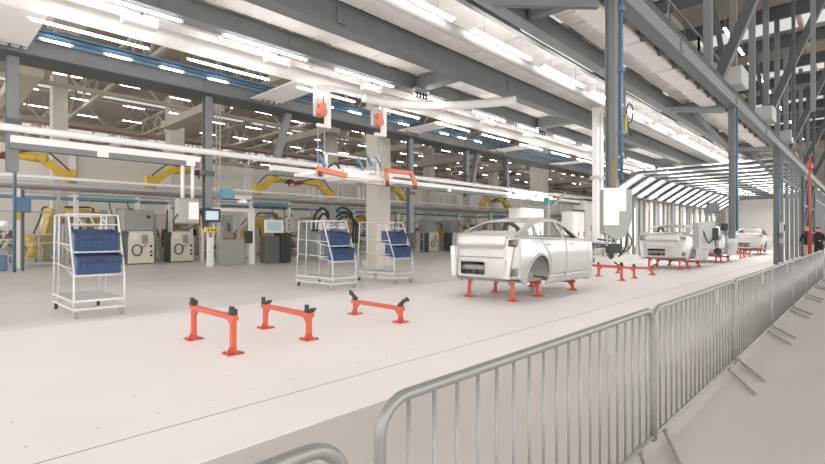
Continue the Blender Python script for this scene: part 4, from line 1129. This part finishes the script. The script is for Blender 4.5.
# ================================================================ WORKERS
def worker(loc, rz, lb, top, legs, cap, lean=0.):
    r = empty('person', loc, lb, 'person', None, rz)
    me = bpy.data.meshes.new('body')
    J = {'pel':(0,0,.95,.15),'spi':(0,.03,1.2,.14),'che':(0,.04+lean,1.38,.17),'nec':(0,.05+lean,1.5,.065),'hd':(0,.07+lean,1.66,.105),
         'hl':(-.1,0,.9,.1),'kl':(-.11,.04,.5,.07),'al':(-.11,0,.09,.05),'tl':(-.12,.14,.05,.045),'hr':(.1,0,.9,.1),'kr':(.11,.02,.5,.07),'ar':(.11,-.02,.09,.05),'tr':(.12,.12,.05,.045),
         'sl':(-.19,.04+lean,1.42,.07),'el':(-.25,.08+lean,1.15,.05),'wl':(-.18,.3+lean,1.1,.035),'ml':(-.15,.38+lean,1.12,.04),
         'sr':(.19,.04+lean,1.42,.07),'er':(.26,.06+lean,1.14,.05),'wr':(.2,.26+lean,1.0,.035),'mr':(.18,.34+lean,1.0,.04)}
    E = [('pel','spi'),('spi','che'),('che','nec'),('nec','hd'),('pel','hl'),('hl','kl'),('kl','al'),('al','tl'),('pel','hr'),('hr','kr'),('kr','ar'),('ar','tr'),('che','sl'),('sl','el'),('el','wl'),('wl','ml'),('che','sr'),('sr','er'),('er','wr'),('wr','mr')]
    ks = list(J); me.from_pydata([J[k][:3] for k in ks], [(ks.index(a), ks.index(b)) for a, b in E], []); me.materials.append(M[top])
    o = bpy.data.objects.new('body', me); COL.objects.link(o); o.parent = r
    sk = o.modifiers.new('skin', 'SKIN'); me.skin_vertices.new() if not me.skin_vertices else None
    for i, k in enumerate(ks): me.skin_vertices[0].data[i].radius = (J[k][3], J[k][3]); me.skin_vertices[0].data[i].use_root = (k == 'pel')
    sb = o.modifiers.new('sub', 'SUBSURF'); sb.levels = 1; sb.render_levels = 1
    hc = (0, .08+lean, 1.67)
    h_ = MB().ball(hc, .112, 14, (.85,1,1.15)); h_.ball((0,hc[1]+.11,1.66), .02, 6); h_.ball((-.095,hc[1],1.66), .022, 6); h_.ball((.095,hc[1],1.66), .022, 6); h_ = h_.build('head','skin',r)
    e = MB()
    for s_ in (-1,1): e.ball((s_*.035,hc[1]+.1,1.69), .012, 6)
    e.bar((-.025,hc[1]+.108,1.615),(.025,hc[1]+.108,1.615),.008); e.build('eyes','black',h_)
    c = MB().ball((0,hc[1],1.74), .118, 12, (.95,1.05,.62)); c.box(-.07,.07,hc[1]+.08,hc[1]+.17,1.725,1.74); c.build('cap',cap,r)
    t_ = MB()
    for s_ in (-1,1): t_.tube([(s_*.1,0,.95),(s_*.11,.03,.5),(s_*.11,-.005,.12)], [.115,.085,.07], 10)
    t_.build('trousers',legs,r)
    hn = MB()
    for s_,k in ((-1,'ml'),(1,'mr')):
        p = Vector(J[k][:3]); hn.ball(p, .038, 8, (.7,1.1,.5))
        for q in range(4): hn.tube([p+Vector((-.024+.016*q,.03,0)), p+Vector((-.026+.017*q,.075+.008*(q in (1,2)),-.005)), p+Vector((-.026+.017*q,.09+.008*(q in (1,2)),-.03))], .0085, 6)
        hn.tube([p+Vector((-s_*.03,0,0)), p+Vector((-s_*.055,.03,.01)), p+Vector((-s_*.05,.06,0))], .01, 6)
    hn.build('hands','skin',r)
    return r
worker((31.2, 1.85, 0), R(80), 'worker in dark clothes and a red cap standing beyond the barriers', 'cloth', 'cloth', 'redc')
worker((29.3, 2.1, 0), R(-60), 'worker in tan trousers and an olive cap beside the red post', 'cloth', 'tan', 'olive', .08)
r = empty('red_safety_post', (27.8, 1.95, 0), 'tall thin red post with a thick lower section beside the workers', 'post')
MB().box(-.07,.07,-.07,.07,0,1.6).build('lower_section','redc',r); MB().tube([(0,0,1.6),(0,0,5.0)],.035,8).build('pole','hredd',r); MB().box(-.18,.18,-.18,.18,0,.03).build('base_plate','redc',r); MB().box(-.3,.3,-.1,.1,4.4,4.6).build('bracket','hredd',r)
r = empty('red_hose', (11.6, .35, 0), 'red hose lying on the aisle floor at the right edge', 'hose')
MB().tube(smooth([(-1.5,-.15,.015),(-.9,.05,.015),(-.4,-.05,.015),(.2,.1,.015),(1.0,.02,.015),(2,.15,.015)]), .015, 6).build('tube','hredd',r)
# latticed grey tower section past the tunnel's aisle side
for i, x in enumerate((33.0, 37.5)):
    mb = MB(); mb.bar((0,0,0),(0,0,4.6),.14); mb.bar((2.6,0,0),(2.6,0,4.6),.14)
    for z in (0,1.5,3.0): mb.bar((0,0,z+.1),(2.6,0,z+1.5),.1); mb.bar((0,0,z+1.5),(2.6,0,z+1.5),.08)
    o = mb.build('braced_frame','dsteel'); o.location = (x, 2.6, 0); tag(o, 'dark cross braced frame left of the workers, %s from the near end' % ORD[i], 'frame', 'braced frames by the workers')
